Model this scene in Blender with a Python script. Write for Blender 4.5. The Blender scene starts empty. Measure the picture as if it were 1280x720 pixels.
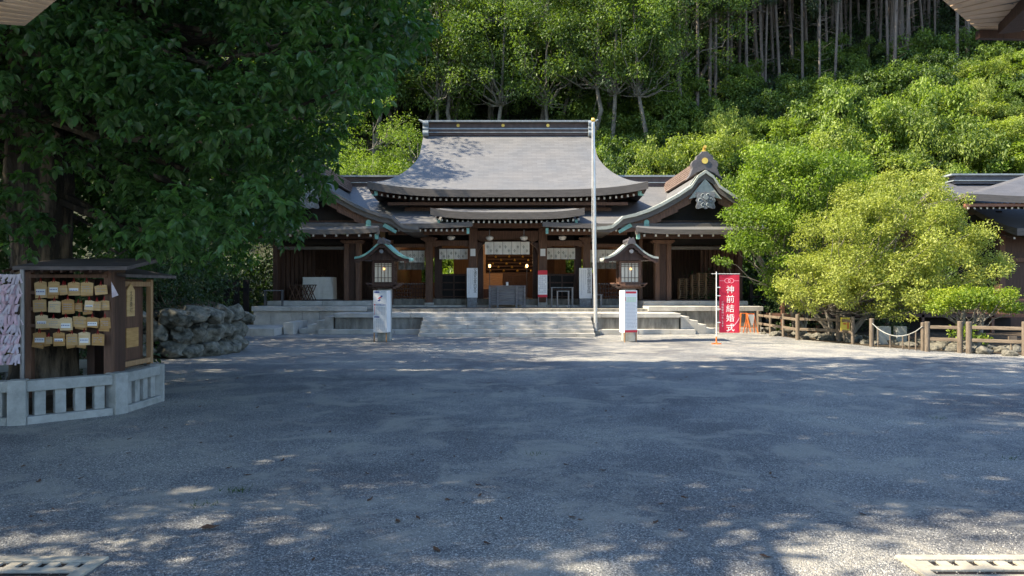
import bpy, bmesh, math, random
import numpy as np
from mathutils import Vector, Matrix, noise as mnoise
R = math.radians
random.seed(7)
rng = np.random.default_rng(11)
sc = bpy.context.scene
col = sc.collection
F = 930.0          # focal length in photo pixels (1280 wide)
EYE = 1.6
# ------------------------------------------------------------------ camera
cd = bpy.data.cameras.new('camera'); cam = bpy.data.objects.new('camera', cd); col.objects.link(cam)
cam.location = (0, 0, EYE); cam.rotation_euler = (R(90), 0, 0)
cd.sensor_width = 36; cd.lens = 36*F/1280; cd.clip_end = 2000; cd.clip_start = 0.05
sc.camera = cam
# ------------------------------------------------------------------ light
SUN = Vector((-0.70, -0.13, 0.74)).normalized()
w = bpy.data.worlds.new('World'); sc.world = w; w.use_nodes = True
nt = w.node_tree
sky = nt.nodes.new('ShaderNodeTexSky'); sky.sky_type = 'NISHITA'; sky.sun_disc = False
sky.sun_elevation = math.asin(SUN.z); sky.sun_rotation = math.atan2(SUN.x, SUN.y)
sky.air_density = 1.0; sky.dust_density = 0.6; sky.ozone_density = 3.0
bg = nt.nodes['Background']; bg.inputs[1].default_value = 0.138
nt.links.new(sky.outputs[0], bg.inputs[0])
sl = bpy.data.lights.new('sun', 'SUN'); sl.energy = 5.0; sl.angle = R(0.53); sl.color = (1.0, 0.87, 0.66)
so = bpy.data.objects.new('sun', sl); col.objects.link(so)
so.rotation_euler = SUN.to_track_quat('Z', 'Y').to_euler()
vs = sc.view_settings
sc.display_settings.display_device = 'sRGB'
vs.view_transform = 'Standard'; vs.look = 'None'; vs.gamma = 1; vs.use_curve_mapping = False; vs.exposure = 1.58
sc.render.engine = 'CYCLES'
sc.cycles.use_denoising = True
sc.cycles.max_bounces = 7; sc.cycles.diffuse_bounces = 4; sc.cycles.glossy_bounces = 2
sc.cycles.transmission_bounces = 4; sc.cycles.transparent_max_bounces = 6
sc.cycles.sample_clamp_indirect = 6

# ------------------------------------------------------------------ materials
def newmat(name):
    m = bpy.data.materials.new(name); m.use_nodes = True
    return m, m.node_tree, m.node_tree.nodes['Principled BSDF']
def N(nt, t, **k):
    n = nt.nodes.new(t)
    for a, b in k.items(): setattr(n, a, b)
    return n
def ramp(nt, fac, stops):
    r = nt.nodes.new('ShaderNodeValToRGB'); e = r.color_ramp.elements
    while len(e) < len(stops): e.new(0.5)
    for i, (p, c) in enumerate(stops):
        e[i].position = p; e[i].color = (c[0], c[1], c[2], 1)
    nt.links.new(fac, r.inputs[0]); return r
def mat(name, c1, c2=None, rough=0.7, scale=3.0, stretch=(1, 1, 1), bump=0.2, bscale=None, spec=0.3, metal=0.0, detail=6, lo=.35, hi=.65):
    m, nt, p = newmat(name); c2 = c2 or tuple(v*0.7 for v in c1)
    tc = N(nt, 'ShaderNodeTexCoord'); mp = N(nt, 'ShaderNodeMapping'); mp.inputs['Scale'].default_value = stretch
    nt.links.new(tc.outputs['Object'], mp.inputs[0])
    ns = N(nt, 'ShaderNodeTexNoise'); ns.inputs['Scale'].default_value = scale; ns.inputs['Detail'].default_value = detail; ns.inputs['Roughness'].default_value = .65
    nt.links.new(mp.outputs[0], ns.inputs[0])
    r = ramp(nt, ns.outputs[0], [(lo, c2), (hi, c1)]); nt.links.new(r.outputs[0], p.inputs['Base Color'])
    p.inputs['Roughness'].default_value = rough; p.inputs['Metallic'].default_value = metal
    p.inputs['Specular IOR Level'].default_value = spec
    if bump:
        n2 = N(nt, 'ShaderNodeTexNoise'); n2.inputs['Scale'].default_value = bscale or scale*6; n2.inputs['Detail'].default_value = 5
        nt.links.new(mp.outputs[0], n2.inputs[0])
        b = N(nt, 'ShaderNodeBump'); b.inputs['Strength'].default_value = bump; b.inputs['Distance'].default_value = 0.02
        nt.links.new(n2.outputs[0], b.inputs['Height']); nt.links.new(b.outputs[0], p.inputs['Normal'])
    return m
def emis(name, c, s):
    m, nt, p = newmat(name); p.inputs['Base Color'].default_value = (*c, 1)
    p.inputs['Emission Color'].default_value = (*c, 1); p.inputs['Emission Strength'].default_value = s; return m
def leafmat(name, dark, light, trans, tfac=0.35, rough=0.5, spec=0.4):
    m, nt, p = newmat(name)
    at = N(nt, 'ShaderNodeAttribute', attribute_name='tone')
    geo = N(nt, 'ShaderNodeNewGeometry')
    ns = N(nt, 'ShaderNodeTexNoise'); ns.inputs['Scale'].default_value = 0.35; ns.inputs['Detail'].default_value = 3
    nt.links.new(geo.outputs['Position'], ns.inputs[0])
    oi = N(nt, 'ShaderNodeObjectInfo')
    a = N(nt, 'ShaderNodeMath', operation='MULTIPLY_ADD'); a.inputs[1].default_value = .9; nt.links.new(ns.outputs[0], a.inputs[0])
    b = N(nt, 'ShaderNodeMath', operation='MULTIPLY_ADD'); b.inputs[1].default_value = .6; b.inputs[2].default_value = -.52
    nt.links.new(at.outputs['Fac'], b.inputs[0]); nt.links.new(b.outputs[0], a.inputs[2])
    c = N(nt, 'ShaderNodeMath', operation='MULTIPLY_ADD'); c.inputs[1].default_value = .5; nt.links.new(oi.outputs['Random'], c.inputs[0]); nt.links.new(a.outputs[0], c.inputs[2])
    r = ramp(nt, c.outputs[0], [(0.1, dark), (0.75, light)])
    nt.links.new(r.outputs[0], p.inputs['Base Color'])
    p.inputs['Roughness'].default_value = rough; p.inputs['Specular IOR Level'].default_value = spec
    tr = N(nt, 'ShaderNodeBsdfTranslucent')
    mx = N(nt, 'ShaderNodeMix', data_type='RGBA', blend_type='MULTIPLY'); mx.inputs[0].default_value = 1.0
    nt.links.new(r.outputs[0], mx.inputs[6]); mx.inputs[7].default_value = (*trans, 1)
    nt.links.new(mx.outputs[2], tr.inputs[0])
    ms = N(nt, 'ShaderNodeMixShader'); ms.inputs[0].default_value = tfac
    nt.links.new(p.outputs[0], ms.inputs[1]); nt.links.new(tr.outputs[0], ms.inputs[2])
    nt.links.new(ms.outputs[0], nt.nodes['Material Output'].inputs['Surface'])
    return m
def gravelmat():
    m, nt, p = newmat('gravel')
    tc = N(nt, 'ShaderNodeTexCoord'); o = tc.outputs['Object']
    v = N(nt, 'ShaderNodeTexVoronoi'); v.inputs['Scale'].default_value = 125; nt.links.new(o, v.inputs[0])
    v2 = N(nt, 'ShaderNodeTexVoronoi'); v2.inputs['Scale'].default_value = 28; nt.links.new(o, v2.inputs[0])
    big = N(nt, 'ShaderNodeTexNoise'); big.inputs['Scale'].default_value = .35; big.inputs['Detail'].default_value = 7; big.inputs['Roughness'].default_value = .62; nt.links.new(o, big.inputs[0])
    fine = N(nt, 'ShaderNodeTexNoise'); fine.inputs['Scale'].default_value = 45; fine.inputs['Detail'].default_value = 4; nt.links.new(o, fine.inputs[0])
    sep = N(nt, 'ShaderNodeSeparateColor'); nt.links.new(v.outputs['Color'], sep.inputs[0])
    r1 = ramp(nt, sep.outputs[0], [(0.0, (.095, .10, .108)), (.45, (.195, .20, .205)), (.85, (.31, .315, .315)), (1, (.60, .59, .56))])
    r2 = ramp(nt, big.outputs[0], [(.34, (.60, .60, .63)), (.5, (.95, .95, .95)), (.66, (1.45, 1.40, 1.28))])
    mx = N(nt, 'ShaderNodeMix', data_type='RGBA', blend_type='MULTIPLY'); mx.inputs[0].default_value = 1
    nt.links.new(r1.outputs[0], mx.inputs[6]); nt.links.new(r2.outputs[0], mx.inputs[7])
    r3 = ramp(nt, fine.outputs[0], [(.35, (.7, .7, .7)), (.65, (1.2, 1.2, 1.2))])
    mx2 = N(nt, 'ShaderNodeMix', data_type='RGBA', blend_type='MULTIPLY'); mx2.inputs[0].default_value = 1
    nt.links.new(mx.outputs[2], mx2.inputs[6]); nt.links.new(r3.outputs[0], mx2.inputs[7])
    du = N(nt, 'ShaderNodeTexNoise'); du.inputs['Scale'].default_value = 1.1; du.inputs['Detail'].default_value = 9; du.inputs['Roughness'].default_value = .72; du.inputs['Distortion'].default_value = .6; nt.links.new(o, du.inputs[0])
    rd = ramp(nt, du.outputs[0], [(.49, (0, 0, 0)), (.60, (.7, .7, .7))])
    mx3 = N(nt, 'ShaderNodeMix', data_type='RGBA'); nt.links.new(rd.outputs[0], mx3.inputs[0])
    nt.links.new(mx2.outputs[2], mx3.inputs[6]); mx3.inputs[7].default_value = (.38, .36, .315, 1)
    nt.links.new(mx3.outputs[2], p.inputs['Base Color'])
    p.inputs['Roughness'].default_value = .85; p.inputs['Specular IOR Level'].default_value = .25
    h = N(nt, 'ShaderNodeMath', operation='ADD'); nt.links.new(v.outputs['Distance'], h.inputs[0]); nt.links.new(v2.outputs['Distance'], h.inputs[1])
    b = N(nt, 'ShaderNodeBump'); b.inputs['Strength'].default_value = .75; b.inputs['Distance'].default_value = .014; b.invert = True
    nt.links.new(h.outputs[0], b.inputs['Height']); nt.links.new(b.outputs[0], p.inputs['Normal'])
    return m
def roofmat(name, c1, c2, bw=.32, bh=.13, rough=.55, bump=.5):
    m, nt, p = newmat(name)
    uv = N(nt, 'ShaderNodeUVMap'); br = N(nt, 'ShaderNodeTexBrick')
    br.inputs['Scale'].default_value = 1; br.inputs['Brick Width'].default_value = bw; br.inputs['Row Height'].default_value = bh
    br.inputs['Mortar Size'].default_value = .007; br.inputs['Mortar Smooth'].default_value = .3
    br.inputs['Color1'].default_value = (*c1, 1); br.inputs['Color2'].default_value = (*c2, 1); br.inputs['Mortar'].default_value = (c2[0]*.8, c2[1]*.8, c2[2]*.8, 1)
    nt.links.new(uv.outputs[0], br.inputs[0])
    geo = N(nt, 'ShaderNodeNewGeometry'); ns = N(nt, 'ShaderNodeTexNoise'); ns.inputs['Scale'].default_value = .8; ns.inputs['Detail'].default_value = 6
    nt.links.new(geo.outputs['Position'], ns.inputs[0])
    r = ramp(nt, ns.outputs[0], [(.3, (.88, .9, .93)), (.7, (1.08, 1.05, 1.02))])
    mx = N(nt, 'ShaderNodeMix', data_type='RGBA', blend_type='MULTIPLY'); mx.inputs[0].default_value = 1
    nt.links.new(br.outputs['Color'], mx.inputs[6]); nt.links.new(r.outputs[0], mx.inputs[7]); nt.links.new(mx.outputs[2], p.inputs['Base Color'])
    p.inputs['Roughness'].default_value = rough; p.inputs['Specular IOR Level'].default_value = .5
    # each course steps up towards its lower edge
    wv = N(nt, 'ShaderNodeSeparateXYZ'); nt.links.new(uv.outputs[0], wv.inputs[0])
    md = N(nt, 'ShaderNodeMath', operation='FRACT'); dv = N(nt, 'ShaderNodeMath', operation='DIVIDE'); dv.inputs[1].default_value = bh
    nt.links.new(wv.outputs[1], dv.inputs[0]); nt.links.new(dv.outputs[0], md.inputs[0])
    b = N(nt, 'ShaderNodeBump'); b.inputs['Strength'].default_value = bump; b.inputs['Distance'].default_value = .02
    nt.links.new(md.outputs[0], b.inputs['Height']); nt.links.new(b.outputs[0], p.inputs['Normal'])
    return m

M = {}
M['gravel'] = gravelmat()
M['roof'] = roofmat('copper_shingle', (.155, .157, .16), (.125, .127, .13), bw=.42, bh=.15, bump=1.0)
M['roofdark'] = roofmat('grey_shingle', (.11, .112, .125), (.085, .087, .097))
M['eave'] = mat('eave_board', (.13, .115, .105), (.09, .08, .072), rough=.6, stretch=(1, 1, 8))
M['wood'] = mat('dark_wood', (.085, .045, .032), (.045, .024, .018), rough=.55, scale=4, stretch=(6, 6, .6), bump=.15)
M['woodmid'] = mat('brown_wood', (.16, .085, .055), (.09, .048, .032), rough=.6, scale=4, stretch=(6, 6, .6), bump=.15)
M['woodboards'] = mat('board_wall', (.11, .06, .042), (.05, .028, .02), rough=.65, scale=3, stretch=(9, 9, .4), bump=.2)
M['woodwarm'] = mat('warm_cypress', (.42, .26, .15), (.30, .17, .09), rough=.5, scale=4, stretch=(1, 6, 6), bump=.05)
M['innerwood'] = mat('inner_wall_wood', (.16, .095, .055), (.10, .058, .032), rough=.6, scale=4, stretch=(6, 6, .6), bump=.1)
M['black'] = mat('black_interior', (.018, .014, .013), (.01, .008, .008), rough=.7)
M['stone'] = mat('cut_granite', (.52, .50, .46), (.27, .26, .235), rough=.8, scale=1.7, lo=.28, hi=.6, detail=10, bump=.25, bscale=60)
M['stoned'] = mat('weathered_granite', (.30, .285, .25), (.13, .125, .11), rough=.85, scale=2.5, stretch=(2, 2, .5), bump=.3, bscale=40)
M['stonepost'] = mat('grey_granite', (.40, .40, .38), (.26, .27, .25), rough=.85, scale=5, bump=.35, bscale=90)
M['rock'] = mat('lichen_rock', (.24, .235, .20), (.045, .046, .038), rough=.95, scale=5, bump=1.0, bscale=16, lo=.36, hi=.64, spec=.1)
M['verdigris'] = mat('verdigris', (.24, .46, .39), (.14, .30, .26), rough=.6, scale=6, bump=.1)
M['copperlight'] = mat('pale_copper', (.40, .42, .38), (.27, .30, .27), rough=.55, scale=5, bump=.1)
M['white'] = mat('white_paint', (.78, .78, .76), (.7, .7, .68), rough=.5, bump=0)
M['cloth'] = mat('white_cloth', (.80, .78, .73), (.70, .68, .62), rough=.9, scale=6, bump=.1)
M['greyc'] = mat('grey_crest', (.18, .18, .15), (.16, .16, .13), rough=.9, bump=0)
M['silver'] = mat('grey_lead', (.24, .25, .26), (.13, .13, .14), rough=.5, scale=8, bump=.3, metal=.2)
M['gold'] = mat('gold_leaf', (.85, .58, .14), (.7, .42, .08), rough=.35, metal=.6, bump=0)
M['tipw'] = mat('white_tip', (.72, .70, .64), (.5, .48, .44), rough=.7, scale=10, bump=0)
M['ridge'] = mat('ridge_copper', (.11, .075, .065), (.07, .05, .045), rough=.5, scale=4, bump=.1)
M['ridgel'] = mat('ridge_edge', (.30, .33, .34), (.2, .23, .24), rough=.45, scale=4, bump=.05)
M['ridgelay'] = mat('layered_ridge_copper', (.24, .18, .155), (.15, .11, .095), rough=.5, scale=4, bump=.1)
M['slate'] = mat('slate_cap', (.13, .12, .125), (.08, .075, .08), rough=.6, scale=5, bump=.25)
M['metal'] = mat('pale_steel', (.62, .62, .62), (.5, .5, .5), rough=.35, metal=.5, bump=0)
M['steel'] = mat('grey_steel', (.22, .22, .23), (.16, .16, .17), rough=.4, metal=.6, bump=0)
M['red'] = mat('red_print', (.62, .04, .06), (.6, .04, .06), rough=.6, bump=0)
M['blue'] = mat('blue_print', (.05, .08, .32), (.05, .08, .32), rough=.6, bump=0)
M['green'] = mat('green_print', (.30, .62, .25), (.3, .6, .25), rough=.6, bump=0)
M['ink'] = mat('black_ink', (.03, .03, .035), (.03, .03, .03), rough=.7, bump=0)
M['inkg'] = mat('grey_ink', (.32, .33, .40), (.32, .33, .4), rough=.7, bump=0)
M['board'] = mat('white_board', (.80, .80, .80), (.76, .76, .76), rough=.4, bump=0)
M['orange'] = mat('orange_metal', (.75, .20, .05), (.65, .16, .04), rough=.5, bump=0)
M['yellow'] = mat('yellow_sign', (.78, .62, .10), (.7, .52, .07), rough=.5, bump=0, scale=1.5)
M['fence'] = mat('weathered_fence_wood', (.20, .16, .12), (.10, .08, .06), rough=.8, scale=5, stretch=(5, 5, .8), bump=.4)
M['fenceh'] = mat('weathered_rail_wood', (.21, .165, .12), (.11, .085, .06), rough=.8, scale=5, stretch=(.8, .8, 5), bump=.4)
M['bark'] = mat('dark_bark', (.20, .15, .10), (.03, .024, .018), rough=.95, scale=2.2, stretch=(2, 2, .55), bump=1.0, bscale=22, lo=.46, hi=.66, detail=10)
M['barkgrey'] = mat('pale_grey_bark', (.24, .215, .18), (.10, .09, .075), rough=.9, scale=3, stretch=(2, 2, .5), bump=.5)
M['barkforest'] = mat('forest_bark', (.17, .155, .13), (.06, .055, .045), rough=.9, scale=3, stretch=(2, 2, .5), bump=.5)
M['barkcedar'] = mat('cedar_bark', (.17, .145, .125), (.06, .05, .042), rough=.9, scale=2.5, stretch=(5, 5, .3), bump=.5)
M['plaque'] = mat('pale_plaque_wood', (.62, .42, .20), (.46, .29, .12), rough=.6, scale=5, stretch=(1, 1, 8), bump=.05)
M['plaque3'] = mat('bright_plaque_wood', (.78, .60, .36), (.62, .45, .24), rough=.6, scale=5, stretch=(1, 1, 8), bump=.05)
M['plaque2'] = mat('amber_plaque_wood', (.52, .31, .12), (.36, .2, .07), rough=.6, scale=5, stretch=(1, 1, 8), bump=.05)
M['cord'] = mat('red_cord', (.35, .02, .02), (.3, .02, .02), rough=.8, bump=0)
M['paper'] = mat('tied_paper', (.62, .56, .60), (.48, .40, .46), rough=.9, scale=12, bump=0)
M['paper2'] = mat('pink_edged_paper', (.60, .46, .52), (.55, .36, .42), rough=.9, scale=12, bump=0)
M['framewood'] = mat('new_frame_wood', (.40, .25, .13), (.28, .16, .08), rough=.6, scale=4, stretch=(6, 6, .7), bump=.1)
M['shingle'] = mat('old_shingle', (.15, .13, .13), (.08, .07, .07), rough=.7, scale=4, stretch=(.6, 4, 4), bump=.4)
M['creamwood'] = mat('cream_board', (.72, .54, .38), (.58, .42, .28), rough=.6, scale=3, stretch=(.6, 5, 5), bump=.1)
M['drain'] = mat('drain_concrete', (.46, .42, .34), (.34, .31, .25), rough=.85, scale=9, bump=.3, bscale=80)
M['soil'] = mat('leafy_soil', (.07, .05, .03), (.03, .022, .014), rough=1, scale=3, bump=.8, bscale=12)
M['hill'] = mat('forest_floor', (.035, .04, .018), (.018, .02, .01), rough=1, scale=.7, bump=.8, bscale=3)
M['dryleaf'] = mat('dry_leaf', (.13, .065, .035), (.06, .032, .02), rough=.7, scale=20, bump=0)
M['pebble'] = mat('pebbles', (.50, .49, .46), (.18, .18, .18), rough=.8, scale=3, bump=0)
M['pane'] = emis('lit_paper_pane', (.60, .56, .46), .04)
M['bulb'] = emis('bulb', (1.0, .55, .15), 1.2)
M['glow'] = emis('lamp_shade_glow', (1.0, .58, .2), 2.2)
M['lampw'] = mat('white_shade', (.75, .72, .68), (.7, .68, .64), rough=.4, bump=0)
M['L_big'] = leafmat('broad_leaf_dark', (.020, .048, .022), (.070, .135, .042), (1.9, 2.6, .5), .32, rough=.36, spec=.5)
M['L_yel'] = leafmat('yellow_green_leaf', (.23, .28, .045), (.48, .51, .15), (1.3, 1.3, .6), .42)
M['L_yelb'] = leafmat('golden_green_leaf', (.12, .19, .02), (.36, .42, .04), (1.3, 1.4, .5), .4)
M['L_mid'] = leafmat('mid_green_leaf', (.065, .12, .014), (.22, .31, .04), (1.4, 1.5, .5), .4)
M['L_hill'] = leafmat('hill_bush_leaf', (.045, .095, .014), (.22, .30, .045), (1.5, 1.6, .5), .4)
M['L_hillb'] = leafmat('pale_bush_leaf', (.07, .12, .02), (.28, .34, .07), (1.5, 1.6, .5), .4)
M['L_forest'] = leafmat('forest_leaf', (.03, .065, .018), (.13, .20, .038), (1.6, 1.6, .5), .38)
M['L_cedar'] = leafmat('cedar_leaf', (.018, .035, .012), (.04, .06, .02), (1.3, 1.4, .5), .15)
M['L_dark'] = leafmat('undergrowth_leaf', (.015, .032, .012), (.04, .075, .022), (1.6, 1.8, .5), .25)
M['L_ground'] = leafmat('grass_blade', (.03, .07, .012), (.08, .14, .03), (1.5, 1.6, .5), .3)
def bannermat():
    m, nt, p = newmat('red_banner'); p.inputs['Base Color'].default_value = (.72, .03, .07, 1); p.inputs['Roughness'].default_value = .7
    tr = N(nt, 'ShaderNodeBsdfTranslucent'); tr.inputs[0].default_value = (.9, .04, .09, 1)
    ms = N(nt, 'ShaderNodeMixShader'); ms.inputs[0].default_value = .4
    nt.links.new(p.outputs[0], ms.inputs[1]); nt.links.new(tr.outputs[0], ms.inputs[2]); nt.links.new(ms.outputs[0], nt.nodes['Material Output'].inputs['Surface'])
    return m
M['banner'] = bannermat()

# ------------------------------------------------------------------ helpers
def W(px, py, D): return Vector(((px-640)/F*D, D, EYE+(360-py)/F*D))
def tag(o, label=None, cat=None, group=None, kind=None):
    if label: o['label'] = label
    if cat: o['category'] = cat
    if group: o['group'] = group
    if kind: o['kind'] = kind
    return o
def empty(name, loc, label=None, cat=None, group=None, rz=0):
    o = bpy.data.objects.new(name, None); col.objects.link(o); o.empty_display_size = .3
    o.location = loc; o.rotation_euler = (0, 0, rz); return tag(o, label, cat, group)
def origin(parent):
    v = Vector((0, 0, 0))
    while parent is not None: v = v + Vector(parent.location); parent = parent.parent
    return v
class MB:
    def __init__(s): s.v = []; s.f = []
    def add(s, vs, fs):
        n = len(s.v); s.v += [tuple(v) for v in vs]; s.f += [tuple(i+n for i in f) for f in fs]; return s
    def box(s, x0, x1, y0, y1, z0, z1, rz=0, c=None):
        vs = [Vector((x, y, z)) for z in (z0, z1) for x, y in ((x0, y0), (x1, y0), (x1, y1), (x0, y1))]
        if rz:
            cc = Vector(c) if c else Vector(((x0+x1)/2, (y0+y1)/2, 0)); m = Matrix.Rotation(rz, 3, 'Z')
            vs = [m @ (v-cc)+cc for v in vs]
        return s.add(vs, [(3, 2, 1, 0), (4, 5, 6, 7), (0, 1, 5, 4), (1, 2, 6, 5), (2, 3, 7, 6), (3, 0, 4, 7)])
    def bar(s, a, b, w, h=None, up=(0, 0, 1)):
        a = Vector(a); b = Vector(b); h = h or w; d = (b-a).normalized(); u = Vector(up)
        if abs(d.dot(u)) > .95: u = Vector((0, 1, 0))
        sd = d.cross(u).normalized(); u = sd.cross(d).normalized()
        vs = [p+sd*(sx*w/2)+u*(sz*h/2) for p in (a, b) for sx, sz in ((-1, -1), (1, -1), (1, 1), (-1, 1))]
        return s.add(vs, [(0, 1, 2, 3), (7, 6, 5, 4), (0, 4, 5, 1), (1, 5, 6, 2), (2, 6, 7, 3), (3, 7, 4, 0)])
    def tube(s, pts, rad, n=8, cap=True):
        pts = [Vector(p) for p in pts]; rad = rad if hasattr(rad, '__len__') else [rad]*len(pts)
        base = len(s.v); pu = None
        for i, p in enumerate(pts):
            d = (pts[min(i+1, len(pts)-1)]-pts[max(i-1, 0)]).normalized()
            if pu is None:
                pu = Vector((1, 0, 0)) if abs(d.x) < .8 else Vector((0, 1, 0))
            u = (pu-d*pu.dot(d)).normalized(); q = d.cross(u); pu = u
            for k in range(n):
                a = 2*math.pi*k/n; s.v.append(tuple(p+(u*math.cos(a)+q*math.sin(a))*rad[i]))
        for i in range(len(pts)-1):
            for k in range(n):
                s.f.append((base+i*n+k, base+i*n+(k+1) % n, base+(i+1)*n+(k+1) % n, base+(i+1)*n+k))
        if cap:
            s.f.append(tuple(base+k for k in range(n))[::-1]); s.f.append(tuple(base+(len(pts)-1)*n+k for k in range(n)))
        return s
    def lathe(s, prof, c=(0, 0, 0), n=16):
        b = len(s.v); c = Vector(c)
        for r, z in prof:
            for k in range(n):
                a = 2*math.pi*k/n; s.v.append((c.x+r*math.cos(a), c.y+r*math.sin(a), c.z+z))
        for i in range(len(prof)-1):
            for k in range(n): s.f.append((b+i*n+k, b+i*n+(k+1) % n, b+(i+1)*n+(k+1) % n, b+(i+1)*n+k))
        s.f.append(tuple(b+k for k in range(n))[::-1]); s.f.append(tuple(b+(len(prof)-1)*n+k for k in range(n)))
        return s
    def prism(s, poly, y0, y1):       # outline in x,z extruded in y
        n = len(poly); vs = [(x, y0, z) for x, z in poly]+[(x, y1, z) for x, z in poly]
        fs = [tuple(range(n)), tuple(range(2*n-1, n-1, -1))]+[(i, i+n, (i+1) % n+n, (i+1) % n) for i in range(n)]
        return s.add(vs, fs)
    def sphere(s, c, r, sz=1.0, n=10, m=6):
        prof = [(max(.001, r*math.sin(math.pi*i/m)), -r*sz*math.cos(math.pi*i/m)) for i in range(m+1)]
        return s.lathe(prof, c, n)
    def build(s, name, m, parent=None, smooth=None, bevel=0, mesh_only=False):
        me = bpy.data.meshes.new(name); o0 = origin(parent)
        me.from_pydata([(v[0]-o0.x, v[1]-o0.y, v[2]-o0.z) for v in s.v], [], s.f)
        bm = bmesh.new(); bm.from_mesh(me); bmesh.ops.recalc_face_normals(bm, faces=bm.faces); bm.to_mesh(me); bm.free()
        me.materials.append(m)
        if smooth:
            me.shade_smooth(); me.set_sharp_from_angle(angle=R(smooth))
        o = bpy.data.objects.new(name, me); col.objects.link(o); o.parent = parent
        if bevel:
            b = o.modifiers.new('bevel', 'BEVEL'); b.width = bevel; b.segments = 2; b.limit_method = 'ANGLE'
        return o
def children(o): return [c for c in bpy.data.objects if c.parent is o]
def copy_tree(o, parent=None, kids=None):
    c = o.copy(); col.objects.link(c); c.parent = parent
    for ch in (kids or {}).get(o.name, []): copy_tree(ch, c, kids)
    return c
def kidmap(o):
    m = {}
    def rec(a):
        m[a.name] = list(a.children)
        for b in a.children: rec(b)
    rec(o); return m
def dup(o, loc, rz=0, label=None, scale=None, km=None, group=None):
    c = copy_tree(o, None, km or kidmap(o)); c.location = loc; c.rotation_euler = (0, 0, rz)
    if label: c['label'] = label
    if group: c['group'] = group
    if scale: c.scale = (scale if hasattr(scale, '__len__') else (scale,)*3)
    return c
def text_mesh(body, size, font_space=1.0):
    cu = bpy.data.curves.new('lettering', 'FONT'); cu.body = body; cu.size = size; cu.align_x = 'CENTER'; cu.space_line = font_space
    cu.resolution_u = 3
    o = bpy.data.objects.new('lettering', cu); col.objects.link(o)
    dg = bpy.context.evaluated_depsgraph_get(); me = bpy.data.meshes.new_from_object(o.evaluated_get(dg))
    bpy.data.objects.remove(o); bpy.data.curves.remove(cu); return me
def lettering(body, size, m, parent, loc, space=1.0, rot=(R(90), 0, 0), warp=None, bold=0):
    me = text_mesh(body, size, space); me.materials.clear(); me.materials.append(m)
    o = bpy.data.objects.new('lettering', me); col.objects.link(o); o.parent = parent; o.location = loc; o.rotation_euler = rot
    if warp:
        for v in me.vertices: v.co.z = warp(loc[0]+v.co.x, loc[2]+v.co.y)
    if bold:
        s = o.modifiers.new('edge', 'SOLIDIFY'); s.thickness = bold
    return o
def shell(name, grid, thick, m, parent, rim_m=None, edges='abcd', closed=False, vscale=1.0, under=None):
    """grid[i][j] points: i from high (ridge) to low (eave), j along. Top + soffit + rims; UVs in metres."""
    g = [[Vector(p) for p in row] for row in grid]; n = len(g); k = len(g[0]); o0 = origin(parent)
    vs = [p-o0 for row in g for p in row]+[p-o0-Vector((0, 0, thick if not callable(thick) else thick(i/(n-1)))) for i, row in enumerate(g) for p in row]
    T = lambda i, j: i*k+j
    B = lambda i, j: n*k+i*k+j
    fs = []; mi = []
    U = [[0.0]*k for _ in range(n)]; V = [[0.0]*k for _ in range(n)]
    jm = k//2
    for i in range(n):
        for j in range(1, k): U[i][j] = U[i][j-1]+(g[i][j]-g[i][j-1]).length
        off = U[i][jm]; U[i] = [u-off for u in U[i]]
    for i in range(1, n):
        dv = (g[i][jm]-g[i-1][jm]).length
        for j in range(k): V[i][j] = V[i-1][j]+dv
    for i in range(n-1):
        for j in range(k-1):
            fs.append((T(i, j), T(i+1, j), T(i+1, j+1), T(i, j+1))); mi.append(0)
            fs.append((B(i, j+1), B(i+1, j+1), B(i+1, j), B(i, j))); mi.append(1)
    for j in range(k-1):
        if 'a' in edges: fs.append((T(0, j), T(0, j+1), B(0, j+1), B(0, j))); mi.append(1)
        if 'b' in edges: fs.append((T(n-1, j), B(n-1, j), B(n-1, j+1), T(n-1, j+1))); mi.append(1)
    for i in range(n-1):
        if 'c' in edges: fs.append((T(i, 0), B(i, 0), B(i+1, 0), T(i+1, 0))); mi.append(1)
        if 'd' in edges: fs.append((T(i, k-1), T(i+1, k-1), B(i+1, k-1), B(i, k-1))); mi.append(1)
    me = bpy.data.meshes.new(name); me.from_pydata([tuple(v) for v in vs], [], fs)
    me.materials.append(m); me.materials.append(rim_m or M['eave'])
    me.polygons.foreach_set('material_index', mi)
    uv = me.uv_layers.new(name='UVMap'); fu = [x for r_ in U for x in r_]; fv = [x for r_ in V for x in r_]
    for lp in me.loops:
        q = lp.vertex_index % (n*k); uv.data[lp.index].uv = (fu[q], fv[q])
    me.shade_smooth(); me.set_sharp_from_angle(angle=R(40))
    o = bpy.data.objects.new(name, me); col.objects.link(o); o.parent = parent; return o

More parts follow.
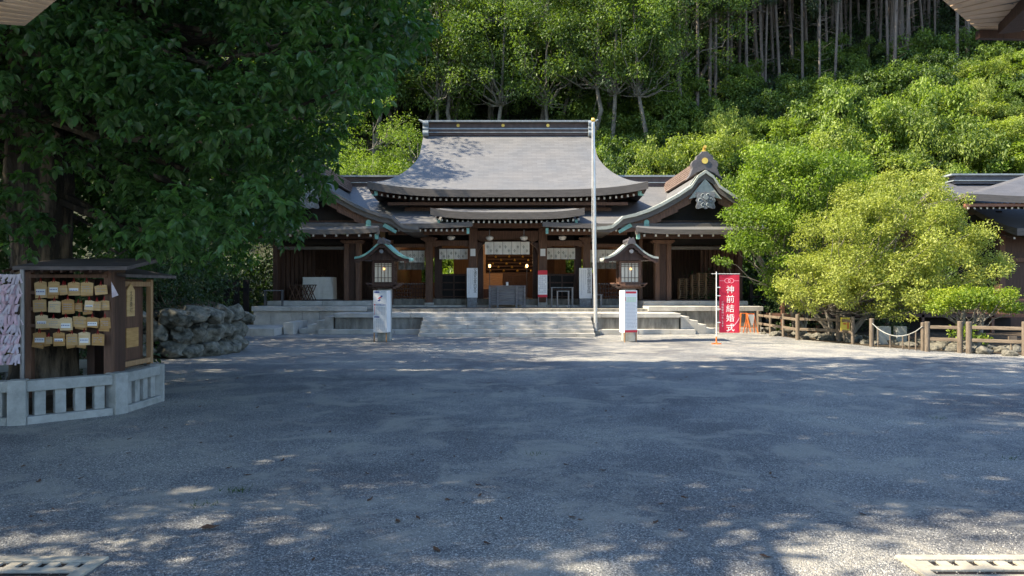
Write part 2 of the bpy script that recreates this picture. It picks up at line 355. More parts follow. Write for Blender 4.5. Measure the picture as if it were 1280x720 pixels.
# ---- foliage
def leaves_mesh(name, C, Dr, Nm, L, Wd, tone, m, fold=.18):
    n = len(C); Dr = Dr/np.linalg.norm(Dr, axis=1, keepdims=True)
    S = np.cross(Dr, Nm); S /= (np.linalg.norm(S, axis=1, keepdims=True)+1e-9); U = np.cross(S, Dr)
    L = L[:, None]; Wd = Wd[:, None]
    v = np.empty((n, 6, 3))
    v[:, 0] = C; v[:, 3] = C+Dr*L-U*L*.12
    v[:, 1] = C+Dr*L*.35+S*Wd*.5+U*Wd*fold; v[:, 2] = C+Dr*L*.72+S*Wd*.42+U*Wd*fold*.6
    v[:, 5] = C+Dr*L*.35-S*Wd*.5+U*Wd*fold; v[:, 4] = C+Dr*L*.72-S*Wd*.42+U*Wd*fold*.6
    me = bpy.data.meshes.new(name); me.vertices.add(n*6); me.vertices.foreach_set('co', v.reshape(-1).astype(np.float32))
    idx = (np.arange(n)[:, None]*6+np.array([0, 1, 2, 3, 0, 3, 4, 5])[None]).reshape(-1)
    me.loops.add(n*8); me.loops.foreach_set('vertex_index', idx.astype(np.int32))
    me.polygons.add(n*2); me.polygons.foreach_set('loop_start', (np.arange(n*2)*4).astype(np.int32))
    me.update(calc_edges=True)
    a = me.attributes.new('tone', 'FLOAT', 'POINT'); a.data.foreach_set('value', np.repeat(tone, 6).astype(np.float32))
    me.materials.append(m); return me
def unit(n): 
    v = rng.normal(size=(n, 3)); return v/np.linalg.norm(v, axis=1, keepdims=True)
def clump_leaves(centers, radii, per, L, Wr=.45, flat=.75, whorl=1, droop=.4, surf=.5, up=.8):
    """leaf data for clumps; whorl>1 puts several leaves round one twig tip"""
    Cs, Ds, Ns, Ls, Ts = [], [], [], [], []
    for c, r, in zip(centers, radii):
        nt_ = max(3, int(per*(r**2))//whorl)
        d = unit(nt_); rr = r*(surf+(1-surf)*rng.random(nt_)**.6)*(.75+.35*rng.random(nt_)); 
        p = np.array(c)+d*rr[:, None]*np.array([1, 1, flat])
        ct = rng.normal(0, .18)
        for k in range(whorl):
            if whorl > 1:
                a = 2*math.pi*(k/whorl)+rng.random(nt_)*.9
                tang = np.stack([np.cos(a), np.sin(a), np.zeros(nt_)], 1)
                dr = tang+d*.5*rng.random((nt_, 1))+np.array([0, 0, -1])*(droop*rng.random((nt_, 1))*1.6)
                nm = np.array([0, 0, 1.])+rng.normal(0, .35, (nt_, 3))
            else:
                dr = d*.5+unit(nt_)*.9+np.array([0, 0, -droop]); nm = np.array([0, 0, up])+d*.5+rng.normal(0, .45, (nt_, 3))
            Cs.append(p+rng.normal(0, .02, (nt_, 3))); Ds.append(dr); Ns.append(nm)
            Ls.append(L*(.6+.7*rng.random(nt_))); Ts.append(np.clip(.5+ct+rng.normal(0, .22, nt_), 0, 1))
    Ls = np.concatenate(Ls)
    return np.concatenate(Cs), np.concatenate(Ds), np.concatenate(Ns), Ls, Ls*Wr*(.8+.4*rng.random(len(Ls))), np.concatenate(Ts)
def obj_of(name, me, parent=None):
    o = bpy.data.objects.new(name, me); col.objects.link(o); o.parent = parent; return o
def limb(mb, a, b, r0, r1, n=6, wob=.12, seg=5):
    a = Vector(a); b = Vector(b); L = (b-a).length; pts = []
    for i in range(seg+1):
        t = i/seg; p = a.lerp(b, t)+Vector((0, 0, -4*t*(1-t)*L*.06))
        if 0 < i < seg: p += Vector((random.uniform(-1, 1), random.uniform(-1, 1), random.uniform(-.6, .6)))*L*wob*.5
        pts.append(p)
    mb.tube(pts, [r0+(r1-r0)*i/seg for i in range(seg+1)], n)

# ================================================================== SETTING
def terrain_z(x, y):
    t = max(0.0, y-41.5); s = .8*t*t/(t+1.5)
    k = min(1, t/10)
    return s+k*(.13*x if x > 0 else .10*x)+k*.5*math.sin(x*.23+1)*math.cos(y*.17)+ (max(0, -x-22)*.0)
g = MB(); g.add([(-400, -300, 0), (400, -300, 0), (400, 44, 0), (-400, 44, 0)], [(0, 1, 2, 3)])
tag(g.build('ground', M['gravel']), kind='structure')
g = MB(); g.add([(-150, 18.8, .004), (-9.9, 18.8, .004), (-9.9, 27, .004), (-9.8, 43.9, .004), (-150, 43.9, .004)], [(0, 1, 2, 3, 4)])
tag(g.build('grove_soil', M['soil']), kind='structure')
g = MB(); g.add([(9.0, 27.3, .004), (8.95, 23.15, .004), (9.85, 20.4, .004), (10.6, 19.1, .004), (12.15, 17.7, .004), (14.0, 16.6, .004), (150, 10, .004), (150, 43.9, .004), (9.5, 43.9, .004), (9.5, 27.3, .004)], [tuple(range(10))])
tag(g.build('garden_soil', M['soil']), kind='structure')
xs = [-140+i*4 for i in range(71)]; ys = [41+i*3 for i in range(36)]
tb = MB(); tb.add([(x, y, terrain_z(x, y)-.02) for y in ys for x in xs], [(j*71+i, j*71+i+1, (j+1)*71+i+1, (j+1)*71+i) for j in range(35) for i in range(70)])
tag(tb.build('hillside', M['hill'], smooth=60), kind='structure')

# ------------------------------------------------------------------ stone terrace
XC = -0.17
def blocks(mb, x0, x1, y0, y1, z0, z1, lmin=.8, lmax=1.6, gap=.008, seed=0):
    rr = random.Random(seed); x = x0
    while x < x1-1e-6:
        L = rr.uniform(lmin, lmax); e = x+L
        if x1-e < lmin*.6: e = x1
        mb.box(x+gap/2, e-gap/2, y0+rr.uniform(0, .006), y1, z0, z1-rr.uniform(0, .004)); x = e
terr = empty('stone_terrace', (XC, 27, 0), 'wide pale granite terrace carrying the shrine hall', 'terrace')
TZ, WZ = .72, .92
m_ = MB(); m_.box(XC-6, XC+6, 25.98, 31.2, .0, TZ-.1); m_.box(XC-9.35, XC+9.35, 27.6, 41, 0, WZ-.1); m_.build('core', M['stoned'], terr)
m_ = MB()   # paving of the front terrace
for j in range(5):
    blocks(m_, XC-6.05, XC+6.05, 25.9+j*1.02, 26.91+j*1.02, TZ-.15, TZ, .9, 1.7, seed=j)
m_.build('paving', M['stone'], terr, bevel=.008)
for s, nm in ((-1, 0), (1, 1)):
    m_ = MB(); a, b = (XC-6.0, XC-2.95) if s < 0 else (XC+2.95, XC+6.0)
    blocks(m_, a, b, 25.97, 26.2, .17, TZ-.155, .5, .9, seed=10+nm); m_.build('retaining_slab', M['stoned'], terr, bevel=.006)
    m_ = MB(); a, b = (XC-6.5, XC-2.95) if s < 0 else (XC+2.95, XC+6.5)
    blocks(m_, a, b, 25.62, 26.2, 0, .165, 1.0, 1.6, seed=14+nm); m_.build('footing', M['stone'], terr, bevel=.008)
    # wing platform
    a, b = (XC-9.45, XC-5.2) if s < 0 else (XC+5.2, XC+9.45)
    m_ = MB(); blocks(m_, a, b, 27.45, 28.6, WZ-.17, WZ, 1.0, 1.5, seed=20+nm); blocks(m_, a, b, 28.61, 31.2, WZ-.15, WZ, 1.0, 1.5, seed=22+nm)
    m_.build('wing_coping', M['stone'], terr, bevel=.008)
    m_ = MB(); blocks(m_, a+.05, b-.05, 27.53, 27.8, .14, WZ-.175, .38, .75, seed=24+nm); m_.build('wing_facing', M['stone'] if s < 0 else M['stoned'], terr, bevel=.006)
    m_ = MB()
    blocks(m_, a, b, 27.40, 27.9, 0, .135, 1.2, 1.6, seed=25+nm)
    m_.build('wing_footing', M['stone'], terr, bevel=.008)
    # side stairs
    m_ = MB()
    for q in range(4):
        x0 = 6.08+q*.30; zt = TZ-.14*(q+1)+.02
        x1 = x0+.30
        lo, hi = (XC-x1, XC-x0) if s < 0 else (XC+x0, XC+x1)
        m_.box(lo, hi, 26.05, 27.39, 0, zt)
    m_.build('side_stair', M['stone'], terr, bevel=.008)
m_ = MB(); blocks(m_, XC-9.5, XC-7.75, 24.8, 27.35, 0, .25, .9, 1.2, seed=31); blocks(m_, XC-7.7, XC-7.35, 25.6, 27.35, 0, .42, .9, 1.2, seed=33)
m_.build('low_step', M['stone'], terr, bevel=.008)
for q in range(6):
    m_ = MB(); zt = .12*(q+1); y0 = 24.35+q*.31
    if q < 5: blocks(m_, XC-2.9+q*.0, XC+2.9, y0, y0+.33, zt-.12, zt-.0015, 1.0, 1.9, seed=40+q); m_.build('step', M['stone'], terr, bevel=.01)
m_ = MB(); m_.box(XC-2.88, XC+2.88, 24.7, 25.99, 0, .115); m_.build('step_core', M['stoned'], terr)
# second ledge and sill course under the hall
m_ = MB(); blocks(m_, XC-5.25, XC+5.25, 30.6, 31.8, TZ, .90, 1.4, 2.4, seed=50); m_.build('upper_ledge', M['stone'], terr, bevel=.01)
m_ = MB(); blocks(m_, XC-5.2, XC+5.2, 31.15, 32.6, .902, 1.15, 1.2, 1.8, seed=51); m_.build('sill_course', M['stoned'], terr, bevel=.01)
for s in (-1, 1):
    a, b = (XC-9.3, XC-5.25) if s < 0 else (XC+5.25, XC+9.3)
    m_ = MB(); blocks(m_, a, b, 28.75, 31.4, WZ+.002, 1.1, 1.5, 2.2, seed=55+s); m_.build('wing_ledge', M['stone'], terr, bevel=.01)

# ------------------------------------------------------------------ shrine hall
hall = empty('shrine_hall', (XC, 33, .9), 'large dark wood shrine hall under a sweeping copper shingle roof', 'shrine')
# upper roof
def main_sec(s):
    D = 35-5.2*s; z = 5.54+3.36*(1-s)**1.35
    wd = 3.97 if s < .3 else 3.97+1.66*((s-.3)/.7)**1.5
    return D, z, wd
NJ = 28
def main_front(sgn):
    g = []
    for i in range(25):
        s = i/24; D, z, wd = main_sec(s); DD = D if sgn > 0 else 70-D
        g.append([Vector((XC+wd*(2*j/NJ-1), DD, z+.34*abs(2*j/NJ-1)**4*s**3)) for j in range(NJ+1)])
    return g
th = lambda t: .16+.14*t
upper = empty('upper_roof', (0, 0, 0)); bpy.data.objects.remove(upper)
uproof = shell('upper_roof', main_front(1), th, M['roof'], hall, edges='abcd')
shell('upper_roof_rear', main_front(-1), th, M['roof'], hall, edges='abcd')
for s in (-1, 1):
    g = []
    for i in range(18):
        t = .3+.7*i/17; D, z, wd = main_sec(t); h = 35-D
        g.append([Vector((XC+s*wd, 35-h+2*h*j/16, z+.34*t**3*max(abs(2*j/16-1)**4, 0))) for j in range(17)])
    shell('upper_roof_hip', g, .2, M['roof'], hall, edges='abcd')
# gable end walls of the upper roof
for s in (-1, 1):
    m_ = MB(); pr = [(33.44, 7.5), (36.56, 7.5), (35, 8.8)]
    x = XC+s*3.7; m_.add([(x, a, b) for a, b in pr]+[(x+s*.06, a, b) for a, b in pr], [(0, 1, 2), (5, 4, 3), (0, 3, 4, 1), (1, 4, 5, 2), (2, 5, 3, 0)])
    m_.build('gable_wall', M['wood'], hall)
# ridge of the upper roof
m_ = MB(); m_.box(XC-3.75, XC+3.75, 34.72, 35.28, 8.72, 9.0); m_.box(XC-3.78, XC+3.78, 34.80, 35.20, 9.06, 9.34)
ridge = m_.build('ridge_box', M['ridge'], hall)
m_ = MB(); m_.box(XC-3.9, XC+3.9, 34.62, 35.38, 9.34, 9.41); m_.box(XC-3.8, XC+3.8, 34.68, 35.32, 9.0, 9.06); m_.box(XC-3.8, XC+3.8, 34.66, 35.34, 8.84, 8.87); m_.build('ridge_edging', M['ridgel'], ridge)
for q in (-2.45, -.35, 1.75, ):
    m_ = MB(); m_.tube([(XC+q+.1, 34.80, 9.2), (XC+q+.1, 34.775, 9.2)], .075, 16); m_.build('crest_disc', M['gold'], ridge, smooth=40)
for s in (-1, 1):
    m_ = MB()
    for zc, r in ((9.26, .14), (9.02, .11), (8.80, .15)):
        m_.tube([(XC+s*3.72, 34.66, zc), (XC+s*3.98, 34.66, zc)], r, 14); m_.tube([(XC+s*3.72, 35.34, zc), (XC+s*3.98, 35.34, zc)], r, 14)
    m_.box(min(XC+s*3.74, XC+s*3.96), max(XC+s*3.74, XC+s*3.96), 34.7, 35.3, 8.7, 9.33)
    m_.tube([(XC+s*3.85, 35, 9.38), (XC+s*4.05, 35, 9.43), (XC+s*4.22, 35, 9.52)], [.06, .06, .03], 8)
    m_.build('ridge_end', M['ridgel'], hall, smooth=40)
# body of the hall under the upper eave
m_ = MB(); m_.box(XC-4.1, XC+4.1, 31.2, 38.7, 4.5, 5.45); m_.build('upper_wall', M['wood'], hall)
def rafters(x0, x1, y, z, step, parent, size=.075, depth=1.1, rise=.28, lift=None, name='rafter_row'):
    a = MB(); b = MB(); n = int(round((x1-x0)/step))
    for i in range(n+1):
        x = x0+(x1-x0)*i/n; t = abs(2*i/n-1); dz = (lift or 0)*t**4
        a.bar((x, y+.012, z+dz), (x, y+depth, z+dz+rise), size, size*1.2)
        b.box(x-size*.5, x+size*.5, y-.012, y+.01, z+dz-size*.6, z+dz+size*.6)
    o = a.build(name, M['wood'], parent); b.build('rafter_tips', M['tipw'], o); return o
rafters(XC-5.1, XC+5.1, 30.15, 5.17, .235, hall, lift=.2)
m_ = MB(); m_.box(XC-4.9, XC+4.9, 30.35, 30.55, 4.98, 5.1); m_.box(XC-4.3, XC+4.3, 30.95, 31.15, 4.75, 4.95); m_.build('eave_purlin', M['woodmid'], hall)
for s in (-1, 1):
    m_ = MB(); m_.bar((XC+s*5.45, 29.95, 5.50), (XC+s*4.2, 31.2, 5.3), .16, .2); m_.build('corner_rafter', M['wood'], hall)
    m_ = MB(); m_.box(XC+s*5.36-.1, XC+s*5.36+.1, 29.92, 30.06, 5.32, 5.5, rz=s*R(45)); m_.build('corner_cap', M['verdigris'], hall)
# kohai (front canopy)
g = []
for i in range(10):
    s = i/9; wd = 2.63+.28*s**1.5
    g.append([Vector((XC+wd*(2*j/20-1), 30.9-2.85*s, 4.46+.5*(1-s)**1.3+.17*abs(2*j/20-1)**4*s)) for j in range(21)])
shell('canopy_roof', g, lambda t: .12+.15*t, M['roof'], hall)
rafters(XC-2.7, XC+2.7, 28.3, 4.11, .2, hall, lift=.1, size=.07, name='canopy_rafters')
m_ = MB(); m_.box(XC-2.6, XC+2.6, 29.9, 30.1, 4.02, 4.2); m_.build('canopy_purlin', M['woodmid'], hall)
for s in (-1, 1):
    m_ = MB(); m_.box(XC+s*2.62-.05, XC+s*2.62+.05, 28.3, 28.4, 3.98, 4.2); m_.build('corner_cap', M['verdigris'], hall)
# mokoshi: lower roofs with the side ridges
for s in (-1, 1):
    g = []
    for i in range(13):
        t = i/12; D = 35-6.9*t; z = 4.04+2.4*(1-t)**1.3
        u0 = 1.33; u1 = 8.4
        g.append([Vector((XC+s*(u0+(u1-u0)*j/12), D, z+.06*(max(0, 1-j/3))**2*t)) for j in range(13)])
    shell('lower_roof', g, lambda t: .1+.08*t, M['roof'], hall)
    g = [[Vector((XC+s*(1.33+7.1*j/4), 35+5*i/4, 6.45-2.3*i/4)) for j in range(5)] for i in range(5)]
    shell('lower_roof_rear', g, .2, M['roof'], hall)
    lo, hi = sorted((XC+s*4.0, XC+s*8.0))
    m_ = MB(); m_.box(lo, hi, 34.75, 35.25, 6.35, 6.78); rb = m_.build('side_ridge', M['ridge'], hall)
    m_ = MB(); m_.box(lo-.05, hi+.05, 34.66, 35.34, 6.78, 6.86); m_.box(lo, hi, 34.7, 35.3, 6.5, 6.54); m_.build('ridge_edging', M['ridgel'], rb)
    lo, hi = sorted((XC+s*1.5, XC+s*4.75))
    rafters(lo, hi, 28.35, 3.80, .2, hall, size=.07, name='lower_rafters')
    m_ = MB(); m_.box(lo, hi, 29.6, 29.8, 3.72, 3.92); m_.build('lower_purlin', M['woodmid'], hall)
    m_ = MB(); m_.box(XC+s*1.5-.05, XC+s*1.5+.05, 28.2, 28.3, 3.66, 3.88); m_.build('corner_cap', M['verdigris'], hall)
    # valley fascia where lower eave meets the wing
    # wing roof: gable profile measured from the photo
    prof = [(0, 6.02), (.28, 5.82), (.52, 5.46), (1.0, 5.14), (1.64, 4.78), (2.12, 4.56), (2.6, 4.40), (3.1, 4.29), (3.3, 4.10), (3.5, 3.95), (3.75, 3.90), (4.1, 3.885)]
    full = [(-a, b) for a, b in prof[::-1]]+prof[1:]
    AX = XC+s*7.45
    # two slopes as shells: i across slope, j along depth
    for q in (-1, 1):
        g = []
        for (a, b) in prof:
            g.append([Vector((AX+q*a, 28+7.2*j/8, b)) for j in range(9)])
        shell('wing_roof', g, lambda t: .30 if t < .65 else .30-.14*(t-.65)/.35, M['roof'], hall, edges='bcd')
        # verge course, coloured paler on the right wing as if sunlit, then the bargeboard below
        m_ = MB()
        for (a, b), (c, d) in zip(prof[:-1], prof[1:]):
            x0, x1 = AX+q*a, AX+q*c
            m_.add([(x0, 27.93, b+.02), (x1, 27.93, d+.02), (x1, 28.45, d+.05), (x0, 28.45, b+.05), (x0, 27.93, b-.10), (x1, 27.93, d-.10), (x1, 28.45, d-.04), (x0, 28.45, b-.04)],
                   [(0, 1, 2, 3), (0, 4, 5, 1), (7, 6, 5, 4), (3, 2, 6, 7)])
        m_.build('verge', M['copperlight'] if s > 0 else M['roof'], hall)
        m_ = MB()
        for (a, b), (c, d) in zip(prof[:-5], prof[1:-4]):
            x0, x1 = AX+q*a, AX+q*c
            m_.add([(x0, 28.12, b-.31), (x1, 28.12, d-.31), (x1, 28.2, d-.31), (x0, 28.2, b-.31), (x0, 28.12, b-.66), (x1, 28.12, d-.58), (x1, 28.2, d-.58), (x0, 28.2, b-.66)],
                   [(0, 1, 2, 3), (0, 4, 5, 1), (7, 6, 5, 4), (3, 2, 6, 7)])
        m_.build('bargeboard', M['woodmid'], hall)
        # verdigris fittings on the bargeboard
        bx = AX+q*2.2
        m_ = MB(); m_.box(bx-.1, bx+.1, 28.07, 28.11, 3.88, 4.0); m_.tube([(bx, 28.07, 4.08), (bx, 28.11, 4.08)], .1, 12); m_.build('barge_fitting', M['verdigris'], hall)
        bx = AX+q*3.0
        m_ = MB(); m_.prism([(bx-.26, 3.92), (bx+.22, 3.66), (bx+.28, 3.76), (bx-.18, 4.05)] if q > 0 else [(bx+.26, 3.92), (bx-.22, 3.66), (bx-.28, 3.76), (bx+.18, 4.05)], 28.06, 28.11); m_.build('barge_fitting', M['verdigris'], hall)
    # gable wall
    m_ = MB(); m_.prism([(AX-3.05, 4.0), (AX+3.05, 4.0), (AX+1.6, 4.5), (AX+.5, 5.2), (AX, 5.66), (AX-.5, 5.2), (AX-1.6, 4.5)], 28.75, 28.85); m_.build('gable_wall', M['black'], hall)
    m_ = MB(); m_.box(AX-2.9, AX+2.9, 28.6, 28.74, 4.02, 4.2); m_.build('gable_tie', M['wood'], hall)
    m_ = MB(); m_.prism([(AX-.62, 4.95), (AX-.35, 5.02), (AX, 4.86), (AX+.35, 5.02), (AX+.62, 4.95), (AX+.3, 5.36), (AX, 5.72), (AX-.3, 5.36)], 28.02, 28.08); m_.build('gable_panel', M['copperlight'], hall)
    # gegyo pendant: scalloped outline with boss
    out = []
    for k in range(48):
        a = 2*math.pi*k/48; rr_ = .36+.055*math.cos(4*a+math.pi)+.04*math.cos(8*a)
        out.append((AX+rr_*math.sin(a)*1.08, 4.90+rr_*math.cos(a)*.95))
    m_ = MB(); m_.prism(out, 27.96, 28.02); pend = m_.build('gable_pendant', M['silver'], hall)
    m_ = MB()
    m_.tube([(AX, 27.9, 5.0), (AX, 27.97, 5.0)], .09, 14)
    for k in range(6):
        a = 2*math.pi*k/6+.5; c = Vector((AX+.2*math.sin(a), 27.955, 4.9+.2*math.cos(a)))
        m_.tube([c+Vector((.07*math.cos(b), 0, .07*math.sin(b))) for b in [i*math.pi/5 for i in range(9)]], .018, 5)
    m_.build('pendant_scroll', M['ridgel'], pend)
    # ridge of the wing and its end cap (onigawara)
    m_ = MB()
    for k, (wd, z0, z1) in enumerate(((.56, 5.98, 6.05), (.5, 6.09, 6.15), (.44, 6.19, 6.25), (.38, 6.29, 6.35), (.32, 6.39, 6.45), (.26, 6.48, 6.52))):
        m_.box(AX-wd/2, AX+wd/2, 28.35, 35, z0, z1)
    wr = m_.build('wing_ridge', M['ridgelay'], hall)
    m_ = MB(); m_.box(AX-.12, AX+.12, 28.36, 35, 5.98, 6.50); m_.build('ridge_core', M['ridge'], wr)
    oc = [(-.62, 5.72), (-.5, 5.9), (-.42, 6.12), (-.46, 6.26), (-.40, 6.38), (-.30, 6.42), (-.27, 6.55), (-.15, 6.62), (-.1, 6.70), (.1, 6.70), (.15, 6.62), (.27, 6.55), (.30, 6.42), (.40, 6.38), (.46, 6.26), (.42, 6.12), (.5, 5.9), (.62, 5.72), (.3, 5.96), (0, 6.08), (-.3, 5.96)]
    m_ = MB(); m_.prism([(AX+a*1.12, 6.1+(b-6.1)*1.1) for a, b in oc], 28.08, 28.34); cap = m_.build('ridge_end_cap', M['slate'], hall, bevel=.015)
    m_ = MB(); m_.tube([(AX, 28.05, 6.40), (AX, 28.09, 6.40)], .115, 18); m_.build('crest_disc', M['gold'], cap, smooth=40)
    m_ = MB(); m_.tube([(AX, 28.2, 6.68), (AX, 28.2, 6.78), (AX, 28.15, 6.9), (AX, 28.02, 6.93)], [.075, .07, .06, .06], 10); m_.build('finial', M['gold'], cap, smooth=40)
    # pent roof at the foot of the gable
    g = []
    for i in range(6):
        t = i/5; wd = 2.35+.35*t
        g.append([Vector((AX+wd*(2*j/12-1), 28.72-1.15*t, 4.15-.38*t**.8+.09*abs(2*j/12-1)**4*t)) for j in range(13)])
    shell('pent_roof', g, lambda t: .08+.1*t, M['roof'], hall)
    rafters(AX-2.35, AX+2.35, 27.72, 3.56, .42, hall, size=.07, depth=1.0, name='pent_rafters')
    m_ = MB(); m_.box(AX-2.55, AX+2.55, 28.5, 28.66, 3.5, 3.66); m_.build('pent_purlin', M['wood'], hall)
    ic = AX-s*2.58
    m_ = MB(); m_.box(ic-.06, ic+.06, 27.66, 27.78, 3.42, 3.62); m_.build('corner_cap', M['verdigris'], hall)
    m_ = MB(); m_.bar((ic-s*.08, 27.6, 3.66), (ic+s*.5, 28.5, 3.8), .12, .14); m_.build('corner_rafter', M['eave'], hall)
    # wing pier: two posts with a recessed panel, capital
    px = XC+s*6.14
    m_ = MB(); m_.box(px-.32, px-.14, 29.35, 29.7, 1.1, 3.35); m_.build('pier_post', M['woodmid'], hall, bevel=.012)
    m_ = MB(); m_.box(px+.14, px+.32, 29.35, 29.7, 1.1, 3.35); m_.build('pier_post', M['woodmid'], hall, bevel=.012)
    m_ = MB(); m_.box(px-.14, px+.14, 29.46, 29.6, 1.1, 3.35); m_.build('pier_panel', M['wood'], hall)
    m_ = MB(); m_.prism([(px-.34, 3.35), (px+.34, 3.35), (px+.46, 3.44), (px+.42, 3.5), (px-.42, 3.5), (px-.46, 3.44)], 29.28, 29.74); m_.build('pier_capital', M['woodmid'], hall, bevel=.01)
    # wing walls and beams
    a, b = sorted((XC+s*6.46, XC+s*9.2))
    m_ = MB(); m_.box(a, b, 29.42, 29.58, 3.12, 3.24); m_.build('tie_beam', M['eave'], hall)
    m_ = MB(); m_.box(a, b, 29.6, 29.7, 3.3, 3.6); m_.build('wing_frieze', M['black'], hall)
    m_ = MB()
    nb = 9
    for k in range(nb):      # angled board screen at the outer side of the wing
        x0 = XC+s*(8.0+k*.14); m_.box(min(x0, x0+s*.125), max(x0, x0+s*.125), 30.9-k*.13, 30.95-k*.13, 1.1, 3.3)
    m_.build('board_screen', M['woodboards'], hall)
    m_ = MB(); m_.box(min(XC+s*9.1, XC+s*9.28), max(XC+s*9.1, XC+s*9.28), 29.4, 29.6, 1.1, 3.6); m_.build('corner_post', M['wood'], hall, bevel=.01)
    m_ = MB()
    for k in range(26):
        y = 29.7+k*.16
        m_.box(min(XC+s*9.12, XC+s*9.16), max(XC+s*9.12, XC+s*9.16), y, y+.14, 1.1, 3.6)
    m_.build('side_wall', M['woodboards'], hall)
    a, b = sorted((XC+s*5.3, XC+s*9.1))
    m_ = MB()
    for k in range(24):
        x = a+(b-a)*k/24; m_.box(x+.005, x+(b-a)/24-.005, 33.4, 33.45, 1.1, 3.7)
    m_.build('rear_wall', M['woodboards'], hall)
    m_ = MB(); m_.box(a, b, 29.75, 33.4, 3.65, 3.72); m_.build('wing_ceiling', M['wood'], hall)
    # slim posts between the pier and the bay
    for k, (du, dd) in enumerate(((5.42, 30.3), (5.16, 30.9), (4.86, 31.0))):
        x = XC+s*du; m_ = MB(); m_.box(x-.07, x+.07, dd, dd+.14, .9, 3.6); m_.build('side_post', M['woodmid'] if k != 1 else M['wood'], hall, bevel=.008)
# middle bays
for s in (-1, 1):
    x = XC+s*1.45; m_ = MB(); m_.box(x-.175, x+.175, 30.85, 31.15, .9, 4.3); m_.build('column', M['woodmid'], hall, bevel=.012)
    m_ = MB(); m_.box(x-.2, x+.2, 30.82, 31.2, .9, 1.0); m_.build('column_base', M['stone'], hall, bevel=.01)
    x = XC+s*3.28; m_ = MB(); m_.box(x-.15, x+.15, 30.9, 31.2, .9, 3.75); m_.build('column', M['woodmid'], hall, bevel=.012)
    m_ = MB(); m_.box(x-.19, x+.19, 30.87, 31.25, .9, .99); m_.build('column_base', M['stone'], hall, bevel=.01)
    m_ = MB(); m_.prism([(x-.15, 3.5), (x+.15, 3.5), (x+.34, 3.62), (x+.34, 3.7), (x-.34, 3.7), (x-.34, 3.62)], 30.84, 31.26); m_.build('column_capital', M['woodmid'], hall, bevel=.01)
    # jambs behind
    for du, wd in ((1.16, .22), (2.96, .3)):
        x = XC+s*du; m_ = MB(); m_.box(x-wd/2, x+wd/2, 31.5, 31.75, 1.15, 3.9); m_.build('door_jamb', M['wood'], hall)
    # beams of side bay and outer bay
    a, b = sorted((XC+s*1.62, XC+s*3.13))
    m_ = MB(); m_.prism([(a, 3.36), (a+.12, 3.30), (a+.25, 3.36), (b-.25, 3.36), (b-.12, 3.30), (b, 3.36), (b, 3.58), (a, 3.58)], 30.95, 31.12); m_.build('carved_beam', M['woodmid'], hall, bevel=.01)
    a, b = sorted((XC+s*3.43, XC+s*5.1))
    m_ = MB(); m_.box(a, b, 31.0, 31.14, 3.3, 3.44); m_.build('carved_beam', M['woodmid'], hall)
    a, b = sorted((XC+s*1.3, XC+s*5.2))
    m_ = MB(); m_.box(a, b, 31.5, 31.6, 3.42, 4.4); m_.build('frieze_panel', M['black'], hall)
    # low dark door panel in the side bay
    a, b = sorted((XC+s*1.27, XC+s*2.81))
    m_ = MB(); m_.box(a, b, 31.62, 31.68, 1.15, 2.2); dp = m_.build('low_door', M['black'], hall)
    m_ = MB()
    for z in (1.2, 1.5, 1.8, 2.12): m_.box(a, b, 31.56, 31.61, z, z+.06)
    for k in range(4): m_.box(a+(b-a)*k/3-.03, a+(b-a)*k/3+.03, 31.55, 31.6, 1.15, 2.2)
    m_.build('door_frame', M['wood'], dp)
    # outer bay lattice railing
    a, b = sorted((XC+s*3.43, XC+s*4.8))
    m_ = MB()
    for z in (1.22, 1.38, 1.55, 1.72): m_.box(a, b, 31.3, 31.36, z, z+.045)
    n = 12
    for k in range(n+1): m_.box(a+(b-a)*k/n-.02, a+(b-a)*k/n+.02, 31.28, 31.34, 1.15, 1.76)
    m_.build('lattice_railing', M['wood'], hall)
    m_ = MB()
    for k in range(n): m_.box(a+(b-a)*(k+.5)/n-.035, a+(b-a)*(k+.5)/n+.035, 31.26, 31.3, 1.77, 1.80)
    m_.build('railing_cap', M['silver'], hall)
m_ = MB(); m_.prism([(XC-1.27, 3.60), (XC-1.05, 3.50), (XC-.85, 3.62), (XC+.85, 3.62), (XC+1.05, 3.50), (XC+1.27, 3.60), (XC+1.27, 3.98), (XC-1.27, 3.98)], 30.92, 31.1); m_.build('carved_beam', M['woodmid'], hall, bevel=.01)
m_ = MB()
for s in (-1, 1):
    m_.prism([(XC+s*1.27, 3.5), (XC+s*1.27, 2.95), (XC+s*1.2, 3.2), (XC+s*1.05, 3.38), (XC+s*.85, 3.5)], 30.95, 31.08)
m_.build('carved_bracket', M['wood'], hall)
m_ = MB(); m_.box(XC-1.3, XC+1.3, 31.5, 31.6, 3.50, 4.4); m_.build('frieze_panel', M['black'], hall)
